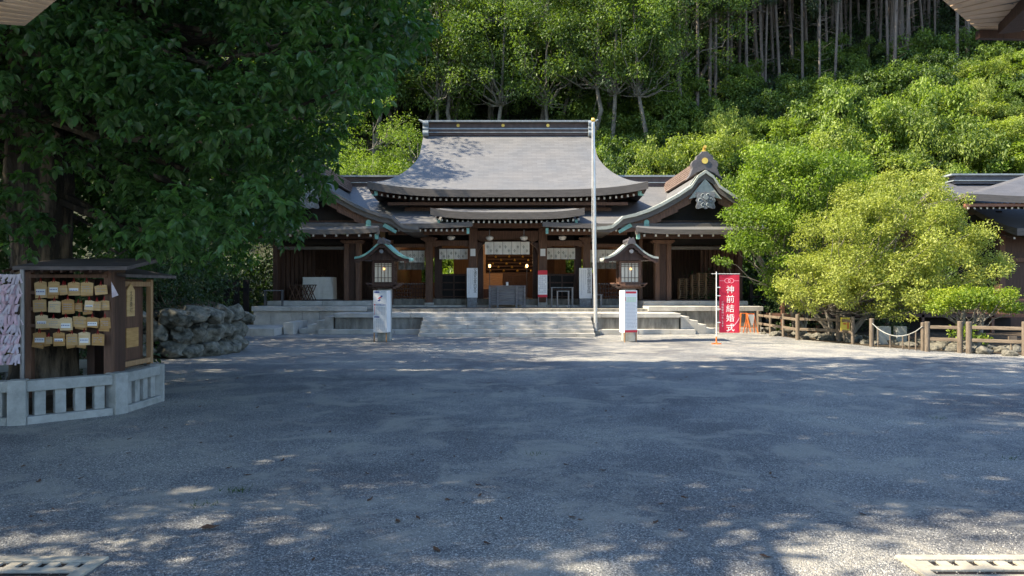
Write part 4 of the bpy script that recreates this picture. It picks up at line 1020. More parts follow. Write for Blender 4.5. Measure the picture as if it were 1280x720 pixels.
# ------------------------------------------------------------------ orange stands at the wing corner
for i, (px, D, lab) in enumerate(((940, 26.3, 'orange folding sign stand with a white pennant beside the fence end'), (931, 26.9, 'plain orange folding stand leaning behind the white pennant one'))):
    c = W(px, 0, D).x; t = empty('folding_stand', (c, D, 0), lab, 'stand', rz=0)
    for s in (-1, 1):
        m_ = MB(); m_.bar((c+s*.2, D-.05, 0), (c+s*.1, D+.12, .68), .028, .028); m_.build('leg', M['orange'], t)
        m_ = MB(); m_.bar((c+s*.2, D+.36, 0), (c+s*.1, D+.17, .68), .028, .028); m_.build('leg', M['orange'], t)
    m_ = MB(); m_.bar((c-.12, D+.14, .68), (c+.12, D+.14, .68), .03, .03); m_.bar((c-.18, D, .2), (c+.18, D, .2), .02, .02); m_.build('cross_bar', M['orange'], t)
    if i == 0:
        m_ = MB(); m_.prism([(c-.15, .66), (c+.08, .66), (c+.03, .3), (c-.02, .28)], D-.03, D-.01); m_.build('pennant', M['white'], t)

# ------------------------------------------------------------------ wooden fences (right)
def fence(name, posts, spans, label, cat='fence'):
    P = []
    for px, yt, yb, wd in posts:
        D = EYE*F/(yb-360); P.append((W(px, yb, D), (yb-yt)/F*D, wd))
    t = empty(name, (P[0][0].x, P[0][0].y, 0), label, cat)
    for p, h, wd in P:
        m_ = MB(); m_.tube([(p.x, p.y, 0), (p.x, p.y, h-.012), (p.x, p.y, h)], [wd/2, wd/2, wd/2-.012], 10); m_.build('post', M['fence'], t, smooth=40)
    for i, j in spans:
        a, b = P[i][0], P[j][0]; h = min(P[i][1], P[j][1])
        for f in (.82, .42):
            m_ = MB(); m_.bar((a.x, a.y-.0, h*f), (b.x, b.y-.0, h*f), .05, .085); m_.build('rail', M['fenceh'], t, bevel=.012)
    return t, P
fence('wooden_fence', [(948, 388.5, 415, .13), (963, 391, 418, .09), (979, 392, 421, .09), (997, 393, 425, .13), (1047.5, 393.5, 427, .13), (1066, 395.5, 430, .1), (1089.5, 398, 433.5, .12)],
      [(0, 1), (1, 2), (2, 3), (3, 4), (4, 5)], 'weathered wooden post and rail fence by the two garden trees, nearest the red banner')
fence('wooden_fence', [(1153.5, 403, 438.5, .1), (1159, 402, 439.5, .12), (1200, 401.5, 441, .13)], [(1, 2)], 'short weathered fence section between the stone slabs and the pruned bush')
fence('wooden_fence', [(1211, 402, 442, .13), (1281, 402, 445, .13), (1380, 402, 449, .13)], [(0, 1), (1, 2)], 'weathered wooden fence section under the pruned bush at the right edge')
fence('wooden_fence', [(991, 386.5, 410, .1), (1020, 388, 411, .1), (1060, 388, 412, .1)], [(0, 1), (1, 2)], 'inner weathered fence behind the front one, under the dark green tree')
# garden rope rail with thin stakes
pa = W(1090, 404, 20.2); pb = W(1153, 408, 18.9)
t = empty('rope_rail', (pa.x, 19.6, 0), 'sagging pale rope on thin stakes between two fence posts', 'rope rail')
pts = []; 
for k in range(9):
    f = k/8; p = pa.lerp(pb, f); p.z -= .30*math.sin(math.pi*f)**.8; pts.append(p)
m_ = MB(); m_.tube(pts, .013, 6); m_.build('rope', M['stonepost'], t)
for k in (1, 3, 5, 6, 7):
    p = pts[k]; m_ = MB(); m_.tube([(p.x, p.y, 0), (p.x, p.y, p.z)], .018, 6); m_.build('stake', M['fence'], t)
# stone slabs
for px0, px1, lab in ((1099, 1114, 'wider upright pale stone slab behind the rope rail'), (1121, 1134, 'narrower upright pale stone slab behind the rope rail')):
    D = 21.0; a, b = W(px0, 0, D).x, W(px1, 0, D).x; m_ = MB(); m_.box(a, b, D, D+.2, 0, W(0, 408, D).z)
    o = m_.build('stone_slab', M['stonepost'], bevel=.02); tag(o, lab, 'stone')
# yellow sign
D = 21.9; t = empty('yellow_sign', (W(1056, 0, D).x, D, 0), 'small yellow notice board fixed between fence posts', 'sign')
m_ = MB(); m_.box(W(1051, 0, D).x, W(1062.5, 0, D).x, D, D+.02, W(0, 414, D).z, W(0, 397, D).z); m_.build('panel', M['yellow'], t)
m_ = MB(); m_.box(W(1054, 0, D).x, W(1058, 0, D).x, D-.004, D-.001, W(0, 405.6, D).z, W(0, 404, D).z); m_.box(W(1059, 0, D).x, W(1061, 0, D).x, D-.004, D-.001, W(0, 411, D).z, W(0, 400, D).z); m_.build('print', M['orange'], t)
m_ = MB(); m_.box(W(1056, 0, D).x-.02, W(1056, 0, D).x+.02, D+.02, D+.05, 0, W(0, 398, D).z); m_.build('post', M['fence'], t)
# small wooden tag post at the far right
D = 18.2; c = W(1266, 0, D).x; t = empty('plant_tag', (c, D, 0), 'little wooden plant tag on a stake below the fence rail', 'sign')
m_ = MB(); m_.box(c-.1, c+.1, D, D+.03, .30, .42); m_.build('plate', M['fenceh'], t)
m_ = MB(); m_.box(c-.015, c+.015, D+.03, D+.06, 0, .38); m_.build('stake', M['fence'], t)
# garden rocks
def rock_mesh(seed, r=1.0, flat=.7, sub=4):
    bm = bmesh.new(); bmesh.ops.create_icosphere(bm, subdivisions=sub, radius=r); rr = random.Random(seed)
    ds = [Vector((rr.gauss(0, 1), rr.gauss(0, 1), rr.gauss(0, 1))).normalized() for _ in range(13)]; hs = [rr.uniform(.55, .88)*r for _ in ds]
    for v in bm.verts:
        for d, h in zip(ds, hs):
            q = v.co.dot(d)
            if q > h: v.co -= d*(q-h)*.85
        v.co += v.co.normalized()*(.09*mnoise.noise(v.co*2.3+Vector((seed, 0, 0)))+.045*mnoise.noise(v.co*6+Vector((0, seed, 0)))+.02*mnoise.noise(v.co*14))*r
        v.co.z *= flat
    me = bpy.data.meshes.new('rock'); bm.to_mesh(me); bm.free(); me.materials.append(M['rock']); me.shade_smooth(); me.set_sharp_from_angle(angle=R(60)); return me
rocks = [rock_mesh(i) for i in range(5)]
M['rockp'] = mat('pale_rock', (.19, .18, .15), (.06, .057, .047), rough=.9, scale=3, bump=.6, bscale=12)
rocksp = []
for i in range(4):
    me = rock_mesh(20+i); me.materials.clear(); me.materials.append(M['rockp']); rocksp.append(me)
rs = random.Random(3)
for i in range(60):
    f = i/60; px = 958+f*335; yb = 420+ (px-958)*.085+rs.uniform(-7, 1); yb = min(yb, 447)
    D = EYE*F/(yb-360); p = W(px+rs.uniform(-4, 4), yb, D); s = rs.uniform(.09, .24)
    o = obj_of('garden_rock', rocksp[i % 4]); o.location = (p.x, D+.45, s*.25); o.scale = (s*1.2, s, s); o.rotation_euler = (0, 0, rs.uniform(0, 6))
    tag(o, 'rough pale rock in the edging row behind the wooden fence', 'rock', 'edging rocks behind the fence')
p = W(1225, 440, 18.5); o = obj_of('garden_rock', rocksp[0]); o.location = (p.x, 18.55, .08); o.scale = (.16, .14, .15); tag(o, 'rounded whitish rock just under the fence rail by the pruned bush', 'rock')

# ------------------------------------------------------------------ right hand building
rb_ = empty('side_building', (22, 29, 0), 'dark wooden side building with grey shingle roofs at the right edge', 'building')
g = [[Vector((18.2+(16)*j/12, 32-5.2*i/10, 3.75+2.35*(1-i/10)**1.25)) for j in range(13)] for i in range(11)]
shell('roof', g, lambda t: .1+.16*t, M['roofdark'], rb_)
g = [[Vector((18.2+(16)*j/4, 32+5.2*i/4, 3.75+2.35*(1-i/4))) for j in range(5)] for i in range(5)]
shell('rear_roof', g, .2, M['roofdark'], rb_)
m_ = MB(); m_.box(18.9, 34, 31.75, 32.25, 6.05, 6.40); rr_ = m_.build('ridge', M['slate'], rb_)
m_ = MB(); m_.box(18.7, 34, 31.65, 32.35, 6.40, 6.47); m_.box(18.8, 34, 31.68, 32.32, 6.16, 6.2); m_.build('ridge_edging', M['ridgel'], rr_)
# projecting hipped roof in front
g = []
for i in range(10):
    t = i/9; z = 4.75+1.5*(1-t)**1.25
    g.append([Vector((20.8-4.95*t+(8+4.95*2*t)*j/14-0*t, 29.2-3.2*t, z+.16*max(0, 1-j/4)**2*t)) for j in range(15)])
shell('porch_roof', g, lambda t: .1+.14*t, M['roofdark'], rb_)
g = []
for i in range(10):
    t = i/9; z = 4.75+1.5*(1-t)**1.25
    g.append([Vector((20.8-4.95*t, 29.2-3.2*t+6.4*t*j/6, z+.16*max(0, 1-j/3)**2*t)) for j in range(7)])
shell('porch_roof_hip', g, .14, M['roofdark'], rb_)
rafters(16.1, 26, 26.25, 4.42, .22, rb_, size=.06, name='porch_rafters')
M['woodred'] = mat('red_brown_eave', (.26, .12, .07), (.16, .07, .04), rough=.6, scale=4, stretch=(.5, 4, 4), bump=.1)
m_ = MB(); m_.box(15.9, 27, 26.08, 26.2, 4.46, 4.56); m_.build('porch_fascia', M['woodred'], rb_)
rafters(18.3, 34, 27.1, 3.42, .42, rb_, size=.06, name='lower_rafters')
m_ = MB(); m_.box(18.6, 34, 28.5, 28.7, 0, 3.9); m_.build('wall', M['wood'], rb_)
m_ = MB()
for x in (18.7, 20.6, 22.5, 24.4, 26.3): m_.box(x-.1, x+.1, 28.35, 28.5, 0, 3.8)
m_.box(18.6, 34, 28.38, 28.49, 2.6, 2.75); m_.box(18.6, 34, 28.38, 28.49, 1.0, 1.12); m_.build('wall_frame', M['woodmid'], rb_)
m_ = MB(); m_.box(18.9, 19.1, 29, 31.5, 0, 4.6); m_.build('end_wall', M['black'], rb_)
# low dark verandah and railing behind the trees
t = empty('verandah', (13, 27, 0), 'dark low verandah with railing seen behind the garden trees', 'verandah')
m_ = MB(); m_.box(9.6, 18.5, 26.6, 28.4, .55, .66); m_.build('deck', M['wood'], t)
m_ = MB(); m_.box(9.6, 18.5, 27.6, 27.7, 0, .55); m_.build('skirt', M['black'], t)
for z in (.85, 1.15): m_ = MB(); m_.box(9.6, 18.5, 26.62, 26.7, z, z+.06); m_.build('rail', M['woodmid'], t)
for k in range(8):
    m_ = MB(); x = 9.7+k*1.25; m_.box(x-.05, x+.05, 26.6, 26.72, 0, 1.25); m_.build('post', M['woodmid'], t)
t = empty('black_fence', (10, 29.5, 0), 'black wooden picket fence standing right of the right wing', 'fence')
for k in range(14):
    m_ = MB(); x = 9.5+k*.5; m_.box(x-.06, x+.06, 29.5, 29.6, 0, 1.75+.1*(k % 2)); m_.build('post', M['black'], t)
m_ = MB(); m_.box(9.4, 16.2, 29.6, 29.65, 1.2, 1.3); m_.box(9.4, 16.2, 29.6, 29.65, .5, .6); m_.build('rail', M['black'], t)
# black fence left, behind the rock wall
t = empty('black_fence', (-10.5, 26.5, 0), 'black wooden picket fence between the rock wall and the left wing', 'fence')
for k in range(13):
    m_ = MB(); x = -14.2+k*.36; m_.box(x-.1, x+.1, 27.6, 27.7, 0, 1.9); m_.build('post', M['black'], t)
m_ = MB(); m_.box(-14.4, -9.7, 27.7, 27.76, 1.5, 1.6); m_.build('rail', M['black'], t)

# ------------------------------------------------------------------ ema stand, octagonal stone fence, big tree
OC = Vector((-6.33, 10.02, 0)); RV = 1.4
ang0 = -22.5
verts8 = [OC+Vector((RV*math.cos(R(-67.5+45*k-0)), RV*math.sin(R(-67.5+45*k)), 0)) for k in range(8)]
t = empty('stone_fence', OC, 'low grey granite fence of square pickets ringing the sacred tree', 'fence')
for k in range(8):
    a, b = verts8[k], verts8[(k+1) % 8]; d = (b-a).normalized(); L = (b-a).length; rz = math.atan2(d.y, d.x); c = (a+b)/2
    m_ = MB(); m_.box(c.x-L/2+.07, c.x+L/2-.07, c.y-.085, c.y+.085, .38, .51, rz=rz); m_.build('top_rail', M['stonepost'], t, bevel=.012)
    m_ = MB(); m_.box(c.x-L/2+.07, c.x+L/2-.07, c.y-.1, c.y+.1, -.02, .09, rz=rz); m_.build('bottom_rail', M['stonepost'], t, bevel=.012)
    m_ = MB(); m_.box(a.x-.095, a.x+.095, a.y-.095, a.y+.095, -.02, .525, rz=rz-R(22.5)); m_.build('corner_post', M['stonepost'], t, bevel=.012)
    for q in range(4):
        p = a+d*(L*(q+1)/5); m_ = MB(); m_.box(p.x-.06, p.x+.06, p.y-.05, p.y+.05, .09, .38, rz=rz); m_.build('picket', M['stonepost'], t, bevel=.008)
m_ = MB(); m_.lathe([(RV-.08, 0), (RV-.12, .12), (.6, .2)], OC, 16); o = m_.build('earth_bed', M['soil']); tag(o, kind='structure')

t = empty('plaque_rack', (-5.55, 9.5, 0), 'dark roofed wooden rack of votive plaques inside the stone fence', 'rack')
z1 = W(0, 334, 9.5).z
xl, xr = W(36, 0, 9.5).x, W(136, 0, 9.5).x
for x in (xl, xr):
    m_ = MB(); m_.box(x-.05, x+.05, 9.47, 9.55, .05, z1); m_.build('post', M['woodmid'], t, bevel=.006)
for py in (346, 366.5, 387, 408):
    z = W(0, py, 9.44).z; m_ = MB(); m_.box(xl, xr, 9.455, 9.47, z-.012, z+.03); m_.build('hanging_bar', M['woodmid'], t)
m_ = MB(); m_.box(xl+.05, xr-.05, 9.60, 9.62, W(0, 430, 9.5).z, W(0, 405, 9.5).z); m_.build('back_board', M['wood'], t); m_ = MB(); m_.box(W(100, 0, 9.5).x, xr-.05, 9.58, 9.6, W(0, 343, 9.5).z, W(0, 334, 9.5).z); m_.build('back_board', M['wood'], t)
g = []
for i in range(2):
    g.append([Vector((W(22, 0, 9.22).x+(W(164, 0, 9.22).x-W(22, 0, 9.22).x)*j/6, 9.97-i*.85, z1+.13-i*.13+.0*j)) for j in range(7)])
shell('roof', g, .045, M['shingle'], t, rim_m=M['shingle'])
m_ = MB()
for k in range(12):
    x = xl-.1+k*.12; m_.bar((x, 9.16, z1-.06), (x, 9.92, z1+.07), .03, .03)
m_.build('rafter', M['wood'], t)
m_ = MB(); m_.box(xr-.04, xr+.03, 9.555, 9.85, .25, z1-.03); m_.build('side_panel', M['wood'], t)

# plaques
rs = random.Random(5)
def plaque(px, py, wpx, hpx, label, mk, stamp, D, tilt):
    c = W(px, py, D); wd, hg = wpx/F*D, hpx/F*D
    m = MB()
    ol = [(-wd/2, -hg/2), (wd/2, -hg/2), (wd/2, hg/2*.78), (0, hg/2), (-wd/2, hg/2*.78)]
    ca, sa = math.cos(tilt), math.sin(tilt)
    ol = [(c.x+a*ca-b*sa, c.z+a*sa+b*ca) for a, b in ol]
    m.prism(ol, D-.006, D+.006); o = m.build('votive_plaque', mk); o.rotation_euler = (0, 0, 0); tag(o, label, 'plaque', 'votive plaques on the rack')
    k = MB(); k.tube([(c.x-.012, D-.01, c.z+hg/2*.8), (c.x, D-.004, c.z+hg/2+.045), (c.x+.012, D-.01, c.z+hg/2*.8)], .005, 5); k.build('cord', M['cord'], o)
    pr_ = MB()
    if stamp:
        f0 = (.15, .45) if stamp == 1 else (.05, .3)
        pr_.box(c.x-wd*.38, c.x+wd*.38, D-.009, D-.0065, c.z-hg*(f0[1]-.12), c.z+hg*.02); pr_.build('label_strip', M['board'], o)
        pr2 = MB()
        for q in range(5): pr2.box(c.x-wd*.34+q*wd*.14, c.x-wd*.26+q*wd*.14, D-.0115, D-.0095, c.z-hg*.16, c.z-hg*.10)
        pr2.build('writing', M['blue'], o)
    else:
        for r_ in range(3):
            for q in range(5):
                if rs.random() < .8: pr_.box(c.x-wd*.34+q*wd*.14, c.x-wd*.25+q*wd*.14, D-.009, D-.0065, c.z-hg*.22+r_*hg*.16, c.z-hg*.17+r_*hg*.16)
        pr_.build('writing', M['inkg'], o)
rows = [(361, [(51, 15, 19, 1), (68, 15, 17, 1), (80, 10, 13, 0), (93, 15, 16, 2), (109, 16, 15, 0), (127, 16, 12, 0)]),
        (382, [(49, 16, 15, 0), (68, 16, 14, 0), (85, 16, 17, 0), (98, 9, 10, 0), (111, 13, 13, 2), (122, 9, 12, 0), (131, 12, 13, 0)]),
        (403, [(52, 15, 15, 2), (67, 16, 13, 0), (83, 15, 15, 1), (100, 16, 13, 0), (116, 15, 14, 1), (131, 14, 13, 0)]),
        (424, [(50, 16, 14, 1), (62, 8, 10, 0), (74, 14, 17, 2), (90, 14, 14, 0), (105, 15, 15, 1), (123, 15, 14, 0)])]
names_r = ['top', 'second', 'third', 'bottom']; ords = ['first', 'second', 'third', 'fourth', 'fifth', 'sixth', 'seventh']
for r_, (py, L_) in enumerate(rows):
    for k, (px, a, b, st) in enumerate(L_):
        lab = '%s plaque from the left in the %s row, %s' % (ords[k], names_r[r_], 'with a white label strip' if st else 'with dark handwriting')
        plaque(px+rs.uniform(-1, 1), py+rs.uniform(-1.5, 1.5), a*rs.uniform(.9, 1.05), b*rs.uniform(.95, 1.15), lab, rs.choice([M['plaque'], M['plaque'], M['plaque2'], M['plaque3']]), st, 9.42-.014*(k % 3), rs.uniform(-.11, .11))
        # an older plaque showing behind
        if rs.random() < .75:
            plaque(px+rs.uniform(-4, 4), py+rs.uniform(1, 5), a*.9, b*.95, 'half hidden plaque behind the %s one in the %s row' % (ords[k], names_r[r_]), M['plaque2'], 0, 9.442, rs.uniform(-.2, .2))
# right glazed cupboard facing the path
t = empty('notice_cupboard', (-5.2, 10.2, 0), 'narrow pale-framed roofed display case at the right end of the plaque rack', 'display case')
X = -5.20; ya, yb_ = 9.88, 10.68
zt, zb = 1.72, .50
for y in (ya, yb_):
    m_ = MB(); m_.box(X-.035, X+.035, y-.035, y+.035, .28, zt); m_.build('frame_post', M['framewood'], t, bevel=.005)
for z in (zt-.10, zb+.04):
    m_ = MB(); m_.box(X-.03, X+.03, ya+.035, yb_-.035, z, z+.07); m_.build('frame_rail', M['framewood'], t, bevel=.005)
m_ = MB(); m_.box(X-.12, X-.1, ya, yb_, zb, zt); m_.build('back_panel', M['woodmid'], t)
g = [[Vector((X-.55+.75*i, ya-.25+(1.45)*j/4, zt+.20-.14*i)) for j in range(5)] for i in range(2)]
shell('roof', g, .04, M['shingle'], t, rim_m=M['shingle'])
m_ = MB(); m_.box(X-.5, X-.40, ya+.1, yb_-.1, .05, zt); m_.build('rear_post', M['wood'], t)
# arrow topped board hung on the case
p0 = 9.66; m_ = MB()
ol = [(9.94, 1.22), (10.14, 1.22), (10.14, 1.57), (10.04, 1.66), (9.94, 1.57)]
m_.add([(X+.045, y, z) for y, z in ol]+[(X+.06, y, z) for y, z in ol], [(0, 1, 2, 3, 4), (9, 8, 7, 6, 5)]+[(i, (i+1) % 5, (i+1) % 5+5, i+5) for i in range(5)])
o = m_.build('pointed_sign', M['plaque']); tag(o, 'pointed wooden board with black characters hung on the display case', 'sign')
me = text_mesh('え\nま\n掛\nけ', .078, .95); me.materials.clear(); me.materials.append(M['ink']); q = obj_of('lettering', me, o)
q.location = (X+.063, 10.04, 1.50); q.rotation_euler = (R(90), 0, R(90))
m_ = MB(); m_.box(X+.037, X+.05, 9.94, 10.26, .80, 1.06); o = m_.build('plain_board', M['plaque2']); tag(o, 'plain square wooden board in the lower part of the display case', 'board')
m_ = MB(); m_.prism([(W(139, 0, 9.2).x, W(0, 352, 9.2).z), (W(148, 0, 9.2).x, W(0, 369, 9.2).z), (W(140, 0, 9.2).x, W(0, 372, 9.2).z)], 9.2, 9.204); o = m_.build('paper_slip', M['paper']); tag(o, 'single white paper corner hanging at the right post of the rack', 'paper')
# paper-strip rack at the left edge
t = empty('paper_rack', (-6.6, 9.0, 0), 'grey pipe rack for tied paper fortunes at the left edge', 'rack')
XL = W(28, 0, 9.0).x
for x in (XL, XL-1.1):
    m_ = MB(); m_.tube([(x, 9.0, 0.05), (x, 9.0, W(0, 337, 9.0).z)], .026, 10); m_.build('post', M['steel'], t, smooth=50)
for k in range(9):
    z = W(0, 345+k*12.5, 9.0).z; m_ = MB(); m_.tube([(XL, 9.0, z), (XL-1.1, 9.0, z)], .006, 5); m_.build('wire', M['steel'], t)
strips = []
for s_ in range(5):
    mb = MB(); rr2 = random.Random(s_)
    for q in range(2):
        d = rr2.uniform(-.03, .03); L_ = rr2.uniform(.06, .10); tw = rr2.uniform(-.02, .02)
        mb.add([(-.012, -.02-.01*q, 0), (.012, -.02-.01*q, 0), (.012+d, -.03-.01*q+tw, -L_), (-.012+d, -.04-.01*q, -L_)], [(0, 1, 2, 3)])
    mb.add([(-.02, -.025, -.012), (.02, -.03, -.016), (.022, -.03, .012), (-.018, -.025, .014)], [(0, 1, 2, 3)])
    mb.add([(-.025, -.02, .0), (-.006, -.03, -.03), (.02, -.01, .012), (.0, .0, .02)], [(0, 1, 2, 3)])
    me = bpy.data.meshes.new('paper_strip'); me.from_pydata(mb.v, [], mb.f); me.materials.append(M['paper'] if s_ % 2 == 0 else M['paper2']); strips.append(me)
cnt = 0
for k in range(9):
    z = W(0, 345+k*12.5, 9.0).z
    for j in range(22):
        o = obj_of('paper_strip', strips[rs.randrange(5)]); o.location = (XL-.03-j*.027+rs.uniform(-.006, .006), 9.0+rs.uniform(-.01, .01), z+rs.uniform(-.008, .008)); o.rotation_euler = (rs.uniform(-.3, .3), rs.uniform(-.4, .4), rs.uniform(-.5, .5)); o.scale = (1.15,)*3
        tag(o, 'white and pink paper strip knotted on the wires of the left pipe rack', 'paper strip', 'paper strips tied on the rack')

# rock wall
t = empty('rock_wall', (-7, 16.8, 0), 'dark lichen-covered dry stone wall of rounded boulders left of the terrace', 'wall')
bm_all = MB()
import itertools
path = []
def wallpt(u):   # u metres along the wall from the left
    if u < 4.6: return Vector((-12.3+u, 15.5+.28*u*.95, 0)), Vector((.26, -.96, 0))
    a = (u-4.6)/1.6; c = Vector((-7.85, 18.2, 0)); th_ = R(-80)+a*1.0
    return c+Vector((1.45*math.cos(th_)*.55, 1.45*math.sin(th_), 0)), Vector((math.cos(th_), math.sin(th_), 0))
rk = random.Random(8)
for row in range(3):
    u = rk.uniform(-.3, .1)
    while u < 7.4:
        s = rk.uniform(.5, .85) if row != 1 else rk.uniform(.42, .7)
        p, nrm = wallpt(u+s*.5); zc = .16+row*.36+rk.uniform(-.06, .08)
        if zc < 1.3 - max(0, u-5.8)*.2:
            me = rocks[rk.randrange(5)]; rot = Matrix.Rotation(rk.uniform(0, 6.28), 3, 'Y') @ Matrix.Rotation(rk.uniform(-.5, .5), 3, 'X')
            base = Vector((p.x, p.y+.25+row*.06, zc)); sx = s*.60; sz = rk.uniform(.23, .30)
            vs_ = []
            for v in me.vertices:
                q = rot @ Vector((v.co.x, v.co.y, v.co.z/.7)); n_ = .025*math.sin(q.x*9+u)*math.cos(q.z*8)
                vs_.append(base+Vector((q.x*sx, q.y*.36+n_, q.z*sz)))
            bm_all.add(vs_, [tuple(f.vertices) for f in me.polygons])
        u += s*rk.uniform(.80, .98)
m_ = MB(); m_.add([(-11.0, 15.9, 0), (-8.0, 17.0, 0), (-8.0, 17.15, .8), (-11.0, 16.05, 1.0)], [(0, 1, 2, 3)]); m_.build('earth_fill', M['soil'], t)
for k in range(60):
    u = rk.uniform(0, 7); p, nrm = wallpt(u); me = rocks[rk.randrange(5)]; sx = rk.uniform(.08, .16); zc = rk.uniform(.05, 1.05)
    bm_all.add([Vector((p.x, p.y+.12, zc))+v.co*sx for v in me.vertices], [tuple(f.vertices) for f in me.polygons])
bm_all.build('boulders', M['rock'], t, smooth=50)
m_ = MB(); m_.add([(-12, 15.7, 0), (-7.9, 17.0, 0), (-7.4, 18.4, 0), (-8.9, 24, 0), (-12, 24, 0), (-12, 16.0, 1.15), (-8.1, 17.3, .9), (-7.8, 18.5, .85), (-9.4, 24, 1.1), (-12, 24, 1.8)],
                  [(0, 1, 6, 5), (1, 2, 7, 6), (2, 3, 8, 7), (5, 6, 7, 8, 9)]); o = m_.build('earth_bank', M['soil']); tag(o, kind='structure')

# ------------------------------------------------------------------ gate eaves close to the camera
def gate_corner(side, P, lab):
    t = empty('gate_eave', P[0], lab, 'roof')
    A, B, C_, D_ = [Vector(p) for p in P]      # underside corners: A inner-top, B inner-low, C outer-low, D outer-top
    up = Vector((0, 0, .10)); n = 9
    m_ = MB()
    for k in range(n):
        f0, f1 = k/n, (k+.82)/n
        a, b = A.lerp(B, f0), A.lerp(B, f1); c, d = D_.lerp(C_, f0), D_.lerp(C_, f1)
        m_.add([a, b, d, c, a+up*.3, b+up*.3, d+up*.3, c+up*.3], [(0, 1, 2, 3), (7, 6, 5, 4), (0, 4, 5, 1), (1, 5, 6, 2), (2, 6, 7, 3), (3, 7, 4, 0)])
    m_.build('soffit_boards', M['creamwood'], t)
    m_ = MB(); e = up*.32; h = up*1.4
    m_.add([A+e, B+e, C_+e, D_+e, A+h, B+h, C_+h, D_+h], [(0, 3, 2, 1), (4, 5, 6, 7), (0, 1, 5, 4), (1, 2, 6, 5), (2, 3, 7, 6), (3, 0, 4, 7)]); m_.build('roof_slab', M['shingle'], t)
    return t
gate_corner(-1, [W(78, -6, 4.4), W(30, 33, 4.9), W(-160, 20, 4.9), W(-160, -70, 4.4)], 'corner of a pale boarded roof edge at the upper left, close to the viewer')
t = gate_corner(1, [W(1176, -2, 4.0), W(1222, 38, 4.65), W(1460, 44, 4.7), W(1460, -120, 3.3)], 'corner of a boarded gate eave at the upper right, close to the viewer')
a, b = W(1222, 39.5, 4.62), W(1460, 45.5, 4.67)
m_ = MB(); m_.bar(a-Vector((0, 0, .02)), b-Vector((0, 0, .02)), .04, .05); m_.bar(W(1262, 34, 4.5), W(1330, -30, 3.7), .12, .07); m_.build('eave_beam', M['wood'], t)
# posts of those gates stand outside the frame
for s, x in ((-1, -3.9), (1, 3.7)):
    m_ = MB(); m_.box(x-.14, x+.14, 3.0, 3.28, 0, 3.5); o = m_.build('gate_post', M['wood'], bevel=.01); tag(o, 'square dark gate post standing just outside the '+('left' if s < 0 else 'right')+' of the view', 'post')

# ------------------------------------------------------------------ drain covers
def drain(xa, xb, y0, y1, lab):
    t = empty('drain_cover', ((xa+xb)/2, y0, 0), lab, 'drain cover')
    m_ = MB(); fw = .075
    m_.box(xa, xb, y1-fw, y1, .001, .02); m_.box(xa, xa+fw, y0, y1-fw-.002, .001, .02); m_.box(xb-fw, xb, y0, y1-fw-.002, .001, .02)
    m_.build('rim', M['drain'], t, bevel=.003)
    m_ = MB(); x = xa+fw+.004; ya_ = y1-fw-.012
    while x < xb-fw-.08:
        m_.box(x, x+.062, ya_-.075, ya_, .002, .016); x += .112
    for q in range(3):
        m_.box(xa+fw+.004, xb-fw-.004, ya_-.075-.13*q-.06, ya_-.0765-.13*q, .002, .016)
    m_.build('bars', M['drain'], t, bevel=.002)
    m_ = MB(); m_.box(xa+fw, xb-fw, y0, y1-fw, .0005, .0015); m_.build('gap', M['black'], t)
drain(-4.2, -2.375, 4.0, 4.385, 'pale slotted drain cover at the lower left corner')
drain(2.27, 4.2, 4.0, 4.41, 'pale slotted drain cover at the lower right corner')

# ================================================================== VEGETATION
# outline of the big tree as seen (photo pixels) used to shape its boughs in space
OUT = [(-400, -900), (580, -900), (562, 0), (552, 55), (515, 105), (468, 150), (440, 190), (425, 235), (408, 285), (362, 320), (345, 335), (300, 352), (190, 338), (120, 322), (60, 320), (-60, 330), (-400, 330)]
def inside(x, y, poly):
    c = False; n = len(poly); j = n-1
    for i in range(n):
        xi, yi = poly[i]; xj, yj = poly[j]
        if (yi > y) != (yj > y) and x < (xj-xi)*(y-yi)/(yj-yi)+xi: c = not c
        j = i
    return c
big = empty('sacred_tree', (OC.x, OC.y, 0), 'huge dark broad-leaved tree rising from the stone ring and filling the left of the view', 'tree')
tr = MB()
tp = [(-.05, .58), (.15, .46), (.5, .38), (1.2, .34), (2.2, .33), (3.0, .40), (3.8, .36), (5, .32), (8, .28), (12, .2), (17, .08)]
NL, NR = 120, 72
for i in range(NL+1):
    h = 17.05*(i/NL)**1.6-.05
    for (h0, r0), (h1, r1) in zip(tp[:-1], tp[1:]):
        if h0 <= h <= h1: rr0 = r0+(r1-r0)*(h-h0)/(h1-h0)
    for k in range(NR):
        a = 2*math.pi*k/NR; q = Vector((math.cos(a)*2.2, math.sin(a)*2.2, h*.55)); q2 = Vector((math.cos(a)*7, math.sin(a)*7, h*1.3))
        rad_ = rr0*(1+.22*mnoise.noise(q)+.10*mnoise.noise(q2)+.05*mnoise.noise(q2*2.7))
        tr.v.append((OC.x+rad_*math.cos(a)+.03*max(0, h-5)**1.3*.6, OC.y+rad_*math.sin(a), h))
for i in range(NL):
    for k in range(NR): tr.f.append((i*NR+k, i*NR+(k+1) % NR, (i+1)*NR+(k+1) % NR, (i+1)*NR+k))
rt = random.Random(21)
cl = []; rad = []
